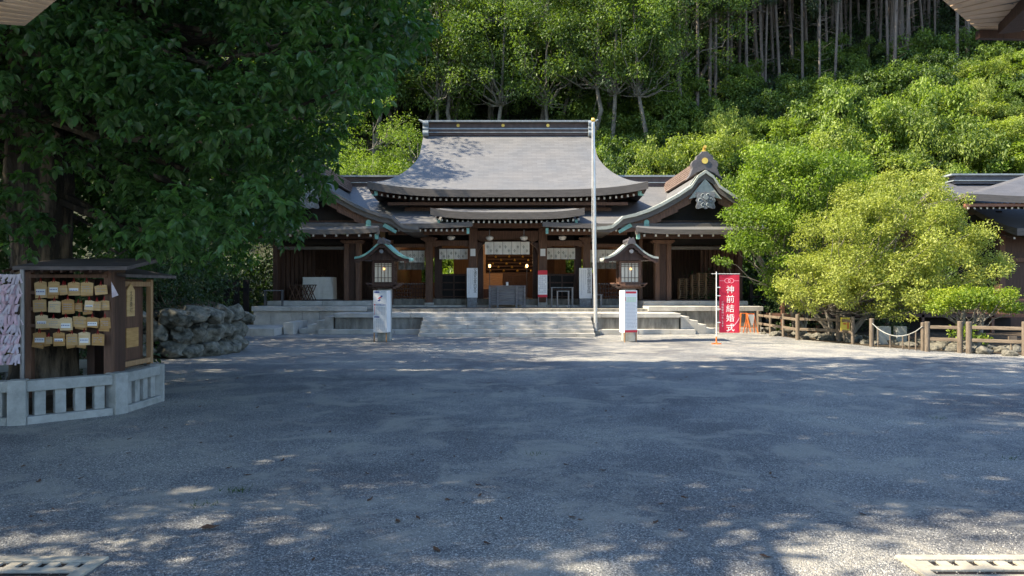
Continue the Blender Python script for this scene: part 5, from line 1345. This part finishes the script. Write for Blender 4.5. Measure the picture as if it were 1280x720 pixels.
for D in (7.6, 8.8, 10.0, 11.3, 12.8, 14.5):
    step = 62*8/D
    px = -140
    while px < 560:
        py = -70
        while py < 350:
            x = px+rt.uniform(-20, 20); y = py+rt.uniform(-18, 18); r = rt.uniform(.30, .52); rp = r/D*F
            ok = all(inside(x+rp*1.0*math.cos(a), y+rp*.8*math.sin(a), OUT) for a in [k*math.pi/4 for k in range(8)])
            # keep the trunk visible below its fork
            if D < 10.3 and -6 < x-62 < 62 and y > 195: ok = False
            if D < 10.3 and x < 20 and y > 250: ok = False
            if D < 8.5 and x < 140 and y > 120: ok = False
            if ok and rt.random() < .8: cl.append(W(x, y, D)); rad.append(r)
            py += step*.9
        px += step
vis = len(cl)
# upper crown (above the frame): carries the shade over the court
k = 0; up_c = []; up_r = []
def in_frame_bad(p, r):
    if p.y < .5: return False
    x = 640+p.x/p.y*F; y = 360-(p.z-EYE)/p.y*F; rp = r/p.y*F
    return (x+rp > 0 and x-rp < 1280 and y+rp > -5) and not inside(x+rp, y+rp, OUT)
while len(up_c) < 420:
    d = Vector((rt.gauss(0, 1), rt.gauss(0, 1), rt.gauss(0, 1))).normalized()*rt.uniform(.35, 1)**.5
    p = Vector((OC.x+.6+d.x*6.8, 8.9+d.y*5.8, 12.8+d.z*7.6)); r = rt.uniform(.65, 1.05)
    if in_frame_bad(p, r) or p.z < 5.5: continue
    up_c.append(p); up_r.append(r)
hub = [Vector((OC.x+.0, OC.y, h)) for h in (2.9, 4.0, 5.5, 7.5, 10, 12.5)]
for i, (c, r) in enumerate(zip(cl, rad)):
    if i % 4 == 0:
        h = min(hub[:4], key=lambda q: (q-c).length+abs(q.z-c.z-1.0)); limb(tr, h, c, .07, .012, 5, .10, 6)
for i, c in enumerate(up_c):
    if i % 5 == 0: limb(tr, min(hub[2:], key=lambda q: abs(q.z-c.z+2.5)), c, .12, .02, 5, .1, 5)
tr.build('trunk', M['bark'], big, smooth=60)
C1 = clump_leaves(cl, rad, 1180, .115, Wr=.48, flat=.85, whorl=6, droop=.85, surf=.25)
me = leaves_mesh('crown', C1[0]-np.array(OC), *C1[1:], M['L_big']); obj_of('crown', me, big)
C2 = clump_leaves(up_c, up_r, 122, .24, Wr=.5, flat=.8, whorl=5, droop=.5, surf=.3)
me = leaves_mesh('upper_crown', C2[0]-np.array(OC), *C2[1:], M['L_big']); obj_of('upper_crown', me, big)

# generic crowns --------------------------------------------------------
def crown_clumps(R_, H, n, rmin, rmax, seed, zc=0, bias=.45):
    r_ = random.Random(seed); c = []; rr = []
    while len(c) < n:
        d = Vector((r_.gauss(0, 1), r_.gauss(0, 1), r_.gauss(0, 1))).normalized()
        f = bias+(1-bias)*r_.random()**.5; lump = 1+.18*math.sin(3*math.atan2(d.y, d.x)+seed)+.12*math.sin(5*d.z+seed*2)
        c.append(Vector((d.x*R_*f*lump, d.y*R_*f*lump, zc+d.z*H*f*lump))); rr.append(r_.uniform(rmin, rmax))
    return c, rr
def make_tree(name, label, cat, group, R_, H, zc, n, rc, per, leaf, m, bark, tr_r, seed, lean=0, fork=.45, whorl=1, Wr=.45, flat=.7, twist=1.0, droop=.3):
    t = empty(name, (0, 0, 0), label, cat, group); c, rr = crown_clumps(R_, H, n, rc*.7, rc*1.25, seed, zc)
    r_ = random.Random(seed+5); tm = MB(); fk = Vector((lean*.4, 0, (zc-H)*.9+H*fork*.5))
    pts = [Vector((0, 0, -.3)), Vector((.1*twist*r_.uniform(-1, 1), .1, fk.z*.35)), Vector((lean*.2+.25*twist*r_.uniform(-1, 1), 0, fk.z*.7)), fk, Vector((lean*.8, 0, zc+H*.3)), Vector((lean, 0, zc+H*.8))]
    tm.tube(pts, [tr_r*1.25, tr_r, tr_r*.85, tr_r*.75, tr_r*.4, tr_r*.1], 8)
    for i, q in enumerate(c):
        if i % 3 == 0: limb(tm, pts[3] if q.z < zc+H*.2 else pts[4], q, tr_r*.36, tr_r*.07, 5, .16, 5)
    tm.build('trunk', bark, t, smooth=60)
    d = clump_leaves(c, rr, per, leaf, Wr=Wr, flat=flat, whorl=whorl, surf=.35, droop=droop)
    obj_of('crown', leaves_mesh('crown', *d, m), t); return t

# two garden trees and the cloud-pruned bush (right)
def garden_tree(name, label, cx_px, base_py_D, crowns, leaf, m, per, stems, barkm, seed, Wr=.5, droop=.2):
    D = base_py_D; base = Vector(((cx_px-640)/F*D, D, 0)); t = empty(name, base, label, 'tree')
    c = []; rr = []; r_ = random.Random(seed)
    for (px, py, DD, wpx, hpx, n, rc) in crowns:
        o = W(px, py, DD); Rx = wpx/F*DD; Rz = hpx/F*DD
        for _ in range(n):
            d = Vector((r_.gauss(0, 1), r_.gauss(0, 1), r_.gauss(0, 1))).normalized(); f = .35+.62*r_.random()**.45
            q = rc*r_.uniform(.65, 1.25); c.append(o+Vector((d.x*(Rx-q*.5)*f, d.y*min(Rx, 2.6)*f, d.z*(Rz-q*.5)*f))); rr.append(q)
    tm = MB()
    for (dx, dy, hx, hz) in stems:
        top = base+Vector((hx, dy*2, hz)); tm.tube([base+Vector((dx, dy, -.05)), base+Vector((dx+(hx-dx)*.4+.06, dy*1.4, hz*.45)), top, top+Vector((hx*.3, 0, hz*.7))], [.11, .085, .06, .02], 8)
    for i, q in enumerate(c):
        if i % 4 == 0:
            s = stems[i % len(stems)]; limb(tm, base+Vector((s[2]*.8, s[1]*1.7, s[3]*.85)), q, .026, .006, 5, .15, 5)
    tm.build('trunk', barkm, t, smooth=60)
    d = clump_leaves([q-base for q in c], rr, per, leaf, Wr=Wr, flat=.7, surf=.3, droop=droop)
    obj_of('crown', leaves_mesh('crown', *d, m), t); return t
garden_tree('garden_tree', 'rounded yellow-green tree behind the wooden fence', 1045, 22.8,
            [(1108, 300, 22.3, 122, 78, 130, .42), (1125, 250, 22.6, 84, 44, 50, .38), (1040, 345, 21.8, 70, 42, 50, .35), (1180, 340, 21.8, 74, 42, 50, .33), (1095, 362, 21.4, 84, 36, 55, .32), (1228, 335, 22, 36, 30, 14, .24), (1000, 372, 21.9, 30, 24, 14, .26), (1130, 385, 21.2, 50, 18, 16, .22)],
            .07, M['L_yel'], 1750, [(-.15, 0, -.35, 1.1), (.1, .1, .3, 1.2), (.2, -.1, 1.3, 1.3), (0, .1, -.9, 1.1)], M['barkgrey'], 3, droop=.1)
garden_tree('garden_tree', 'taller deep green tree reaching towards the right gable', 1000, 25.5,
            [(1010, 235, 25.5, 100, 58, 80, .50), (950, 285, 25.0, 58, 40, 40, .40), (1040, 270, 26.5, 80, 70, 50, .5), (918, 300, 24.6, 30, 16, 9, .28), (912, 325, 24.4, 24, 9, 6, .2), (975, 205, 25.5, 60, 34, 26, .42), (985, 345, 24.8, 44, 36, 26, .38)],
            .10, M['L_mid'], 900, [(-.1, 0, -.6, 1.6), (.1, .1, .4, 1.7), (.2, 0, -1.2, 2.0)], M['barkgrey'], 9)
garden_tree('pruned_bush', 'low flat-topped bright green bush over the fence at the right edge', 1215, 19.4,
            [(1215, 372, 19.4, 56, 17, 60, .22), (1180, 384, 19.3, 26, 12, 14, .18), (1255, 382, 19.3, 26, 12, 14, .18), (1198, 412, 19.0, 22, 12, 7, .15), (1228, 420, 19.0, 24, 10, 5, .13)],
            .07, M['L_yelb'], 2100, [(-.05, 0, -.2, .6), (.06, .05, .3, .6)], M['barkgrey'], 13)
for o in bpy.data.objects:
    if o.name == 'pruned_bush': o['category'] = 'bush'
# dark foliage pocket behind the garden
def bush(name, label, p, R_, H, n, rc, per, leaf, m, seed, group=None, whorl=1):
    t = empty(name, p, label, 'bush', group); c, rr = crown_clumps(R_, H, n, rc*.7, rc*1.2, seed, H*.55, bias=.3)
    tm = MB()
    for i, q in enumerate(c):
        if i % 4 == 0: limb(tm, (random.uniform(-.1, .1), random.uniform(-.1, .1), -.05), q, .03, .006, 4, .15, 3)
    tm.v = [(v[0]+p[0], v[1]+p[1], v[2]+p[2]) for v in tm.v]; tm.build('stems', M['bark'], t)
    d = clump_leaves(c, rr, per, leaf, surf=.3, whorl=whorl); obj_of('foliage', leaves_mesh('foliage', *d, m), t); return t
bs = bush('dark_bush', 'dark leafy bush in the shade on the left bank', (-10.0, 19.0, 1.0), 1.5, 1.3, 34, .42, 420, .10, M['L_dark'], 5, 'bushes on the left bank')
km = kidmap(bs); rb2 = random.Random(4)
for i in range(26):
    x = rb2.uniform(-16, -6.8); y = rb2.uniform(18.3, 27)
    z = 1.1+.02*(y-18)
    if x > -.33*y-2.4: x = -.33*y-2.4-rb2.uniform(0, 2)
    dup(bs, (x, y, z), rb2.uniform(0, 6), scale=rb2.uniform(.6, 1.35), km=km)
for x, y, s in ((-10.5, 12.8, 1.6), (-12.5, 10.5, 1.9), (-9.3, 14.2, 1.2), (-13, 14.5, 2.0), (-9.0, 12.0, .9), (-11.5, 16.8, 1.4), (-8.0, 13.3, .9), (-11, 8.5, 1.3)): dup(bs, (x, y, 0), x*3, scale=s, km=km, label='dark leafy bush behind the sacred tree', group='bushes behind the sacred tree')
kmb = km
sm = bush('edge_bush', 'small shaggy bush draping over the rock wall top', (-9.6, 17.2, 1.0), .5, .3, 12, .2, 700, .08, M['L_dark'], 6, 'tufts on the rock wall'); km = kidmap(sm)
for i in range(9): dup(sm, (-11.6+i*.42, 16.3+i*.13, .95), i, scale=rb2.uniform(.6, 1.3), km=km)
for x, y, s_ in ((-10.6, 30, 1.3), (-12, 33, 1.8), (-14, 36, 2.0), (-11.3, 36.5, 1.6), (-16, 31, 1.8), (-18, 37, 2.2), (-12.5, 29, 1.1), (-13.5, 40, 2.4), (-16.5, 41, 2.4), (-11.2, 41, 2.0), (-20, 32, 2.2)):
    dup(bs, (x, y, 0), x*2, scale=s_, km=kmb, label='dark leafy bush behind the left wing', group='bushes behind the left wing')
# behind the right fence: shade plants
for x, y, s in ((10.5, 27.5, .8), (12.5, 25.4, .7), (8.9, 31, 1.3), (10.2, 32, 1.7), (12, 33, 1.9), (14, 31, 1.5), (16, 32.5, 1.8)):
    dup(bs, (x, y, 0), x, scale=s, km=kmb, label='green bush in the gap right of the shrine hall', group='bushes right of the hall')

# ------------------------------------------------------------------ hillside forest
HB = []
for i in range(3):
    h = bush('hill_bush', 'bright leafy bush on the sunlit hillside', (0, 0, 0), 1.7, 1.25, 70, .38, (900, 1100, 700)[i], (.135, .115, .17)[i], (M['L_hill'], M['L_hillb'], M['L_forest'])[i], 30+i, 'bushes covering the hillside'); HB.append((h, kidmap(h)))
rh = random.Random(77)
placed = 0; used = [False]*3
spots = []
for y in np.arange(43.5, 66, 2.05):
    x = -30.0
    while x < 52:
        X_ = x+rh.uniform(-1, 1); Y_ = y+rh.uniform(-.9, .9)
        px = 640+X_/Y_*F
        # bright scrub on the right-hand slope, a band behind the hall in the middle and left
        lim = 53.5+(px-880)/400*7 if px > 880 else 52.5
        if 400 < px < 1400 and Y_ < lim: spots.append((X_, Y_))
        x += 2.5
rh.shuffle(spots); spots = spots[:280]
for i, (x, y) in enumerate(spots):
    k = (0, 1, 0, 2, 1, 0, 1)[i % 7]; h, km = HB[k]; z = terrain_z(x, y); s = rh.uniform(.9, 1.75)
    if not used[k]: h.location = (x, y, z-.1); h.scale = (s, s, s); used[k] = True
    else: dup(h, (x, y, z-.1), rh.uniform(0, 6), scale=(s*rh.uniform(.7, 1.1), s, s*rh.uniform(.7, 1.6)), km=km)
lt = make_tree('hill_tree', 'rounded bright yellow-green tree at the hill foot behind the left roof', 'tree', 'rounded trees behind the left roof', 3.0, 3.0, 5.4, 70, .7, 300, .13, M['L_hill'], M['barkgrey'], .14, 71); km = kidmap(lt)
lt.location = (-8.2, 46, .8)
for x, y, z, s_ in ((-6.2, 49, 2.6, 1.1), (-11.2, 47, 1, 1.1), (-9.5, 51, 3.6, 1.2), (-4.5, 52, 4, .9), (-13.5, 50, 2, 1.2)): dup(lt, (x, y, z), x, scale=s_, km=km)
BT = []
for i, (lean, tw) in enumerate(((.8, 3), (-1.0, 3), (.3, 4))):
    h = make_tree('forest_tree', 'tall pale-trunked broadleaf tree on the hill behind the hall', 'tree', 'broadleaf trees on the hill', 3.9, 5.6, 9.8, 80, .9, 150, .19, M['L_forest'], M['barkforest'], .17, 50+i, lean=lean, twist=tw, fork=.5); BT.append((h, kidmap(h)))
CT = []
for i in range(2):
    t = empty('cedar_tree', (0, 0, 0), 'tall straight cedar with a bare trunk on the upper hill', 'tree', 'cedar trees on the hill')
    tm = MB(); tm.tube([(0, 0, -.5), (.02, 0, 6), (.05*(i-.5), 0, 14), (0, 0, 24)], [.15, .125, .095, .03], 8); r_ = random.Random(i)
    for k in range(34):
        a = r_.uniform(0, 6.28); z = r_.uniform(2.5, 12); L_ = r_.uniform(.3, 1.9); tm.tube([(0, 0, z), (L_*math.cos(a), L_*math.sin(a), z+L_*.25)], [.025, .006], 4)
    tm.build('trunk', M['barkcedar'], t, smooth=60)
    c = []; rr = []
    for k in range(80):
        z = r_.uniform(8.5, 24); q = (25-z)/14*2.3*(.4+.6*min(1, (z-8)/4)); a = r_.uniform(0, 6.28); f = r_.uniform(.2, 1); c.append(Vector((q*f*math.cos(a), q*f*math.sin(a), z))); rr.append(r_.uniform(.5, .9))
    d = clump_leaves(c, rr, 130, .26, Wr=.35, flat=.6, surf=.2); obj_of('crown', leaves_mesh('crown', *d, M['L_cedar']), t); CT.append((t, kidmap(t)))
usedB = [False]*3; usedC = [False]*2; nb = nc = 0
fs_ = []
for y in np.arange(53, 90, 3.0):
    x = -38.0
    while x < 60:
        X_ = x+rh.uniform(-1.3, 1.3); Y_ = y+rh.uniform(-1.3, 1.3); px = 640+X_/Y_*F; fs_.append((X_, Y_, px)); x += 3.1
for X_, Y_, px in fs_:
    if px < 330 or px > 1450: continue
    cedar = px > 870+rh.uniform(-40, 40)
    line = 54 if px < 860 else 55+(px-880)/400*7
    if Y_ < line: continue
    if not cedar:
        if nb >= 210: continue
        k = nb % 3; h, km = BT[k]; s = rh.uniform(.85, 1.15); z = terrain_z(X_, Y_)
        if not usedB[k]: h.location = (X_, Y_, z); usedB[k] = True
        else: dup(h, (X_, Y_, z), rh.uniform(0, 6), scale=s, km=km)
        nb += 1
    else:
        if nc >= 260: continue
        for dd in ((0, 0), (1.8, 1.5)):
            k = nc % 2; h, km = CT[k]; x2, y2 = X_+dd[0], Y_+dd[1]; z = terrain_z(x2, y2); s = rh.uniform(.85, 1.2)
            if not usedC[k]: h.location = (x2, y2, z); usedC[k] = True
            else:
                cdr = dup(h, (x2, y2, z), rh.uniform(0, 6), scale=(s*rh.uniform(.7, 1.2), s*rh.uniform(.7, 1.2), s), km=km); cdr.rotation_euler[0] = rh.gauss(0, .025); cdr.rotation_euler[1] = rh.gauss(0, .025)
            nc += 1
print('forest', nb, nc)
mb_ = bush('shade_bush', 'mid-green bush at the shaded foot of the cedars', (13, 55, terrain_z(13, 55)), 1.7, 1.5, 46, .45, 500, .17, M['L_forest'], 44, 'bushes along the forest edge'); km = kidmap(mb_)
for i in range(90):
    px = rh.uniform(640, 1330); y = (53.5+(px-880)/400*7 if px > 880 else 52.5)+rh.uniform(.3, 8)**1.0; x = (px-640)/F*y
    dup(mb_, (x, y, terrain_z(x, y)-.1), rh.uniform(0, 6), scale=rh.uniform(.6, 1.5), km=km)
# understorey among the trunks: one leafy mass
n = 2400; cc = []; rr = []
for i in range(n):
    x = rh.uniform(-30, 62); y = rh.uniform(50, 88)
    if not (300 < 640+x/y*F < 1480): continue
    cc.append(Vector((x, y, terrain_z(x, y)+rh.uniform(.2, 1.2)))); rr.append(rh.uniform(.7, 1.5))
d = clump_leaves(cc, rr, 55, .30, surf=.3); o = obj_of('undergrowth', leaves_mesh('undergrowth', *d, M['L_dark'])); tag(o, 'dark leafy undergrowth on the forest floor among the trunks', 'undergrowth', kind='stuff')
cc = []; rr = []
for i in range(900):
    x = rh.uniform(-26, 52); y = rh.uniform(44, 64); px = 640+x/y*F
    lim = 53.5+(px-880)/400*7 if px > 880 else 52.5
    if not (360 < px < 1450) or y > lim: continue
    cc.append(Vector((x, y, terrain_z(x, y)+rh.uniform(-.1, .5)))); rr.append(rh.uniform(.6, 1.2))
d = clump_leaves(cc, rr, 150, .15, surf=.3); o = obj_of('scrub', leaves_mesh('scrub', *d, M['L_hill'])); tag(o, 'bright green creeping scrub covering the sunlit slope between the bushes', 'scrub', kind='stuff')
# trees on the left beyond / beside the view: they throw the shade on the left wing and court
for i, (x, y, s) in enumerate(((-14.5, 20.5, 1.15), (-16.2, 25, 1.1), (-13.9, 31.0, 1.14), (-12.7, 28.6, 1.0), (-19, 23, 1.15), (-13, 13.5, 1.0), (-16, 7, 1.2), (-21, 14, 1.3), (-12.0, 17.5, .95), (-23, 29, 1.2), (-27, 22, 1.2))):
    h, km = BT[i % 3]; dup(h, (x, y, 0), i*1.3, scale=s, km=km, label='tall broadleaf tree in the grove left of the court', group='grove left of the court')
for i, (x, y, s) in enumerate(((-13.5, 7.6, 1.15), (-10.6, 7.4, .95), (-8.3, 6.5, 1.0), (-5.4, 2.4, 1.2), (-8.0, 3.4, .5), (-12.5, -4.0, 1.2), (-18, 3.5, 1.35), (-18, -6, 1.4))):
    h, km = BT[i % 3]; dup(h, (x, y, 0), i*2.1, scale=s, km=km, label='tall broadleaf tree beside the viewer on the left', group='trees left of the viewer')

# ------------------------------------------------------------------ ground litter
mb = MB(); mb.add([(-.05, 0, .004), (-.02, .022, .016), (.03, .018, .006), (.06, 0, .02), (.025, -.02, .008), (-.02, -.018, .004)], [(0, 1, 2, 3), (0, 3, 4, 5)])
lm = bpy.data.meshes.new('dry_leaf'); lm.from_pydata(mb.v, [], mb.f); lm.materials.append(M['dryleaf'])
rl = random.Random(12)
for i in range(130):
    y = 4.3+10*rl.random()**1.4; x = rl.uniform(-.68, .25)*y if rl.random() < .8 else rl.uniform(-.2, .6)*y
    if (Vector((x, y))-Vector((OC.x, OC.y))).length < 1.6: continue
    o = obj_of('dry_leaf', lm); o.location = (x, y, .004); s = rl.uniform(.3, .8); o.scale = (s, s, s); o.rotation_euler = (rl.uniform(-.2, .2), rl.uniform(-.2, .2), rl.uniform(0, 6))
    tag(o, 'brown fallen leaf lying on the gravel', 'leaf', 'fallen leaves on the gravel')
o = obj_of('dry_leaf', lm); p = W(262, 663, 4.93); o.location = (p.x, 4.93, .008); o.scale = (1.3,)*3; tag(o, 'largest curled brown leaf, lower left on the shaded gravel', 'leaf')
mb = MB(); rg = random.Random(9)
for (px, py, n) in ((297, 614, 60), (258, 631, 30), (1172, 523, 40), (670, 568, 25), (1260, 573, 25)):
    D = EYE*F/(py-360); c = W(px, py, D)
    for k in range(n):
        x, y = c.x+rg.gauss(0, .06), c.y+rg.gauss(0, .06); a = rg.uniform(0, 6.28); h = rg.uniform(.015, .04)
        mb.add([(x-.003*math.cos(a), y-.003*math.sin(a), 0), (x+.003*math.cos(a), y+.003*math.sin(a), 0), (x+rg.gauss(0, .015), y+rg.gauss(0, .015), h)], [(0, 1, 2)])
tag(mb.build('grass_tuft', M['L_ground']), 'tiny grass tufts sprouting through the gravel', 'grass', kind='stuff')
# loose grains of gravel
n = 26000; yy = 3.9+9*rng.random(n)**1.7; xx = (rng.random(n)*1.5-.75)*yy; rr_ = (.0025+.0045*rng.random(n)**2)
base = np.array([[1, 0, 0], [-.5, .87, 0], [-.5, -.87, 0], [0, 0, 1.1]]); a = rng.random(n)*6.28
ca, sa = np.cos(a)[:, None], np.sin(a)[:, None]
bx_ = base[None, :, 0]*ca-base[None, :, 1]*sa; by_ = base[None, :, 0]*sa+base[None, :, 1]*ca
v = np.stack([xx[:, None]+bx_*rr_[:, None], yy[:, None]+by_*rr_[:, None], np.broadcast_to(base[None, :, 2], (n, 4))*rr_[:, None]], 2)
me = bpy.data.meshes.new('gravel_grains'); me.vertices.add(n*4); me.vertices.foreach_set('co', v.reshape(-1).astype(np.float32))
idx = (np.arange(n)[:, None]*4+np.array([0, 1, 3, 1, 2, 3, 2, 0, 3])[None]).reshape(-1); me.loops.add(n*9); me.loops.foreach_set('vertex_index', idx.astype(np.int32))
me.polygons.add(n*3); me.polygons.foreach_set('loop_start', (np.arange(n*3)*3).astype(np.int32)); me.update(calc_edges=True); me.materials.append(M['pebble'])
tag(obj_of('gravel_grains', me), 'loose pale grains scattered over the gravel court', 'gravel', kind='stuff')
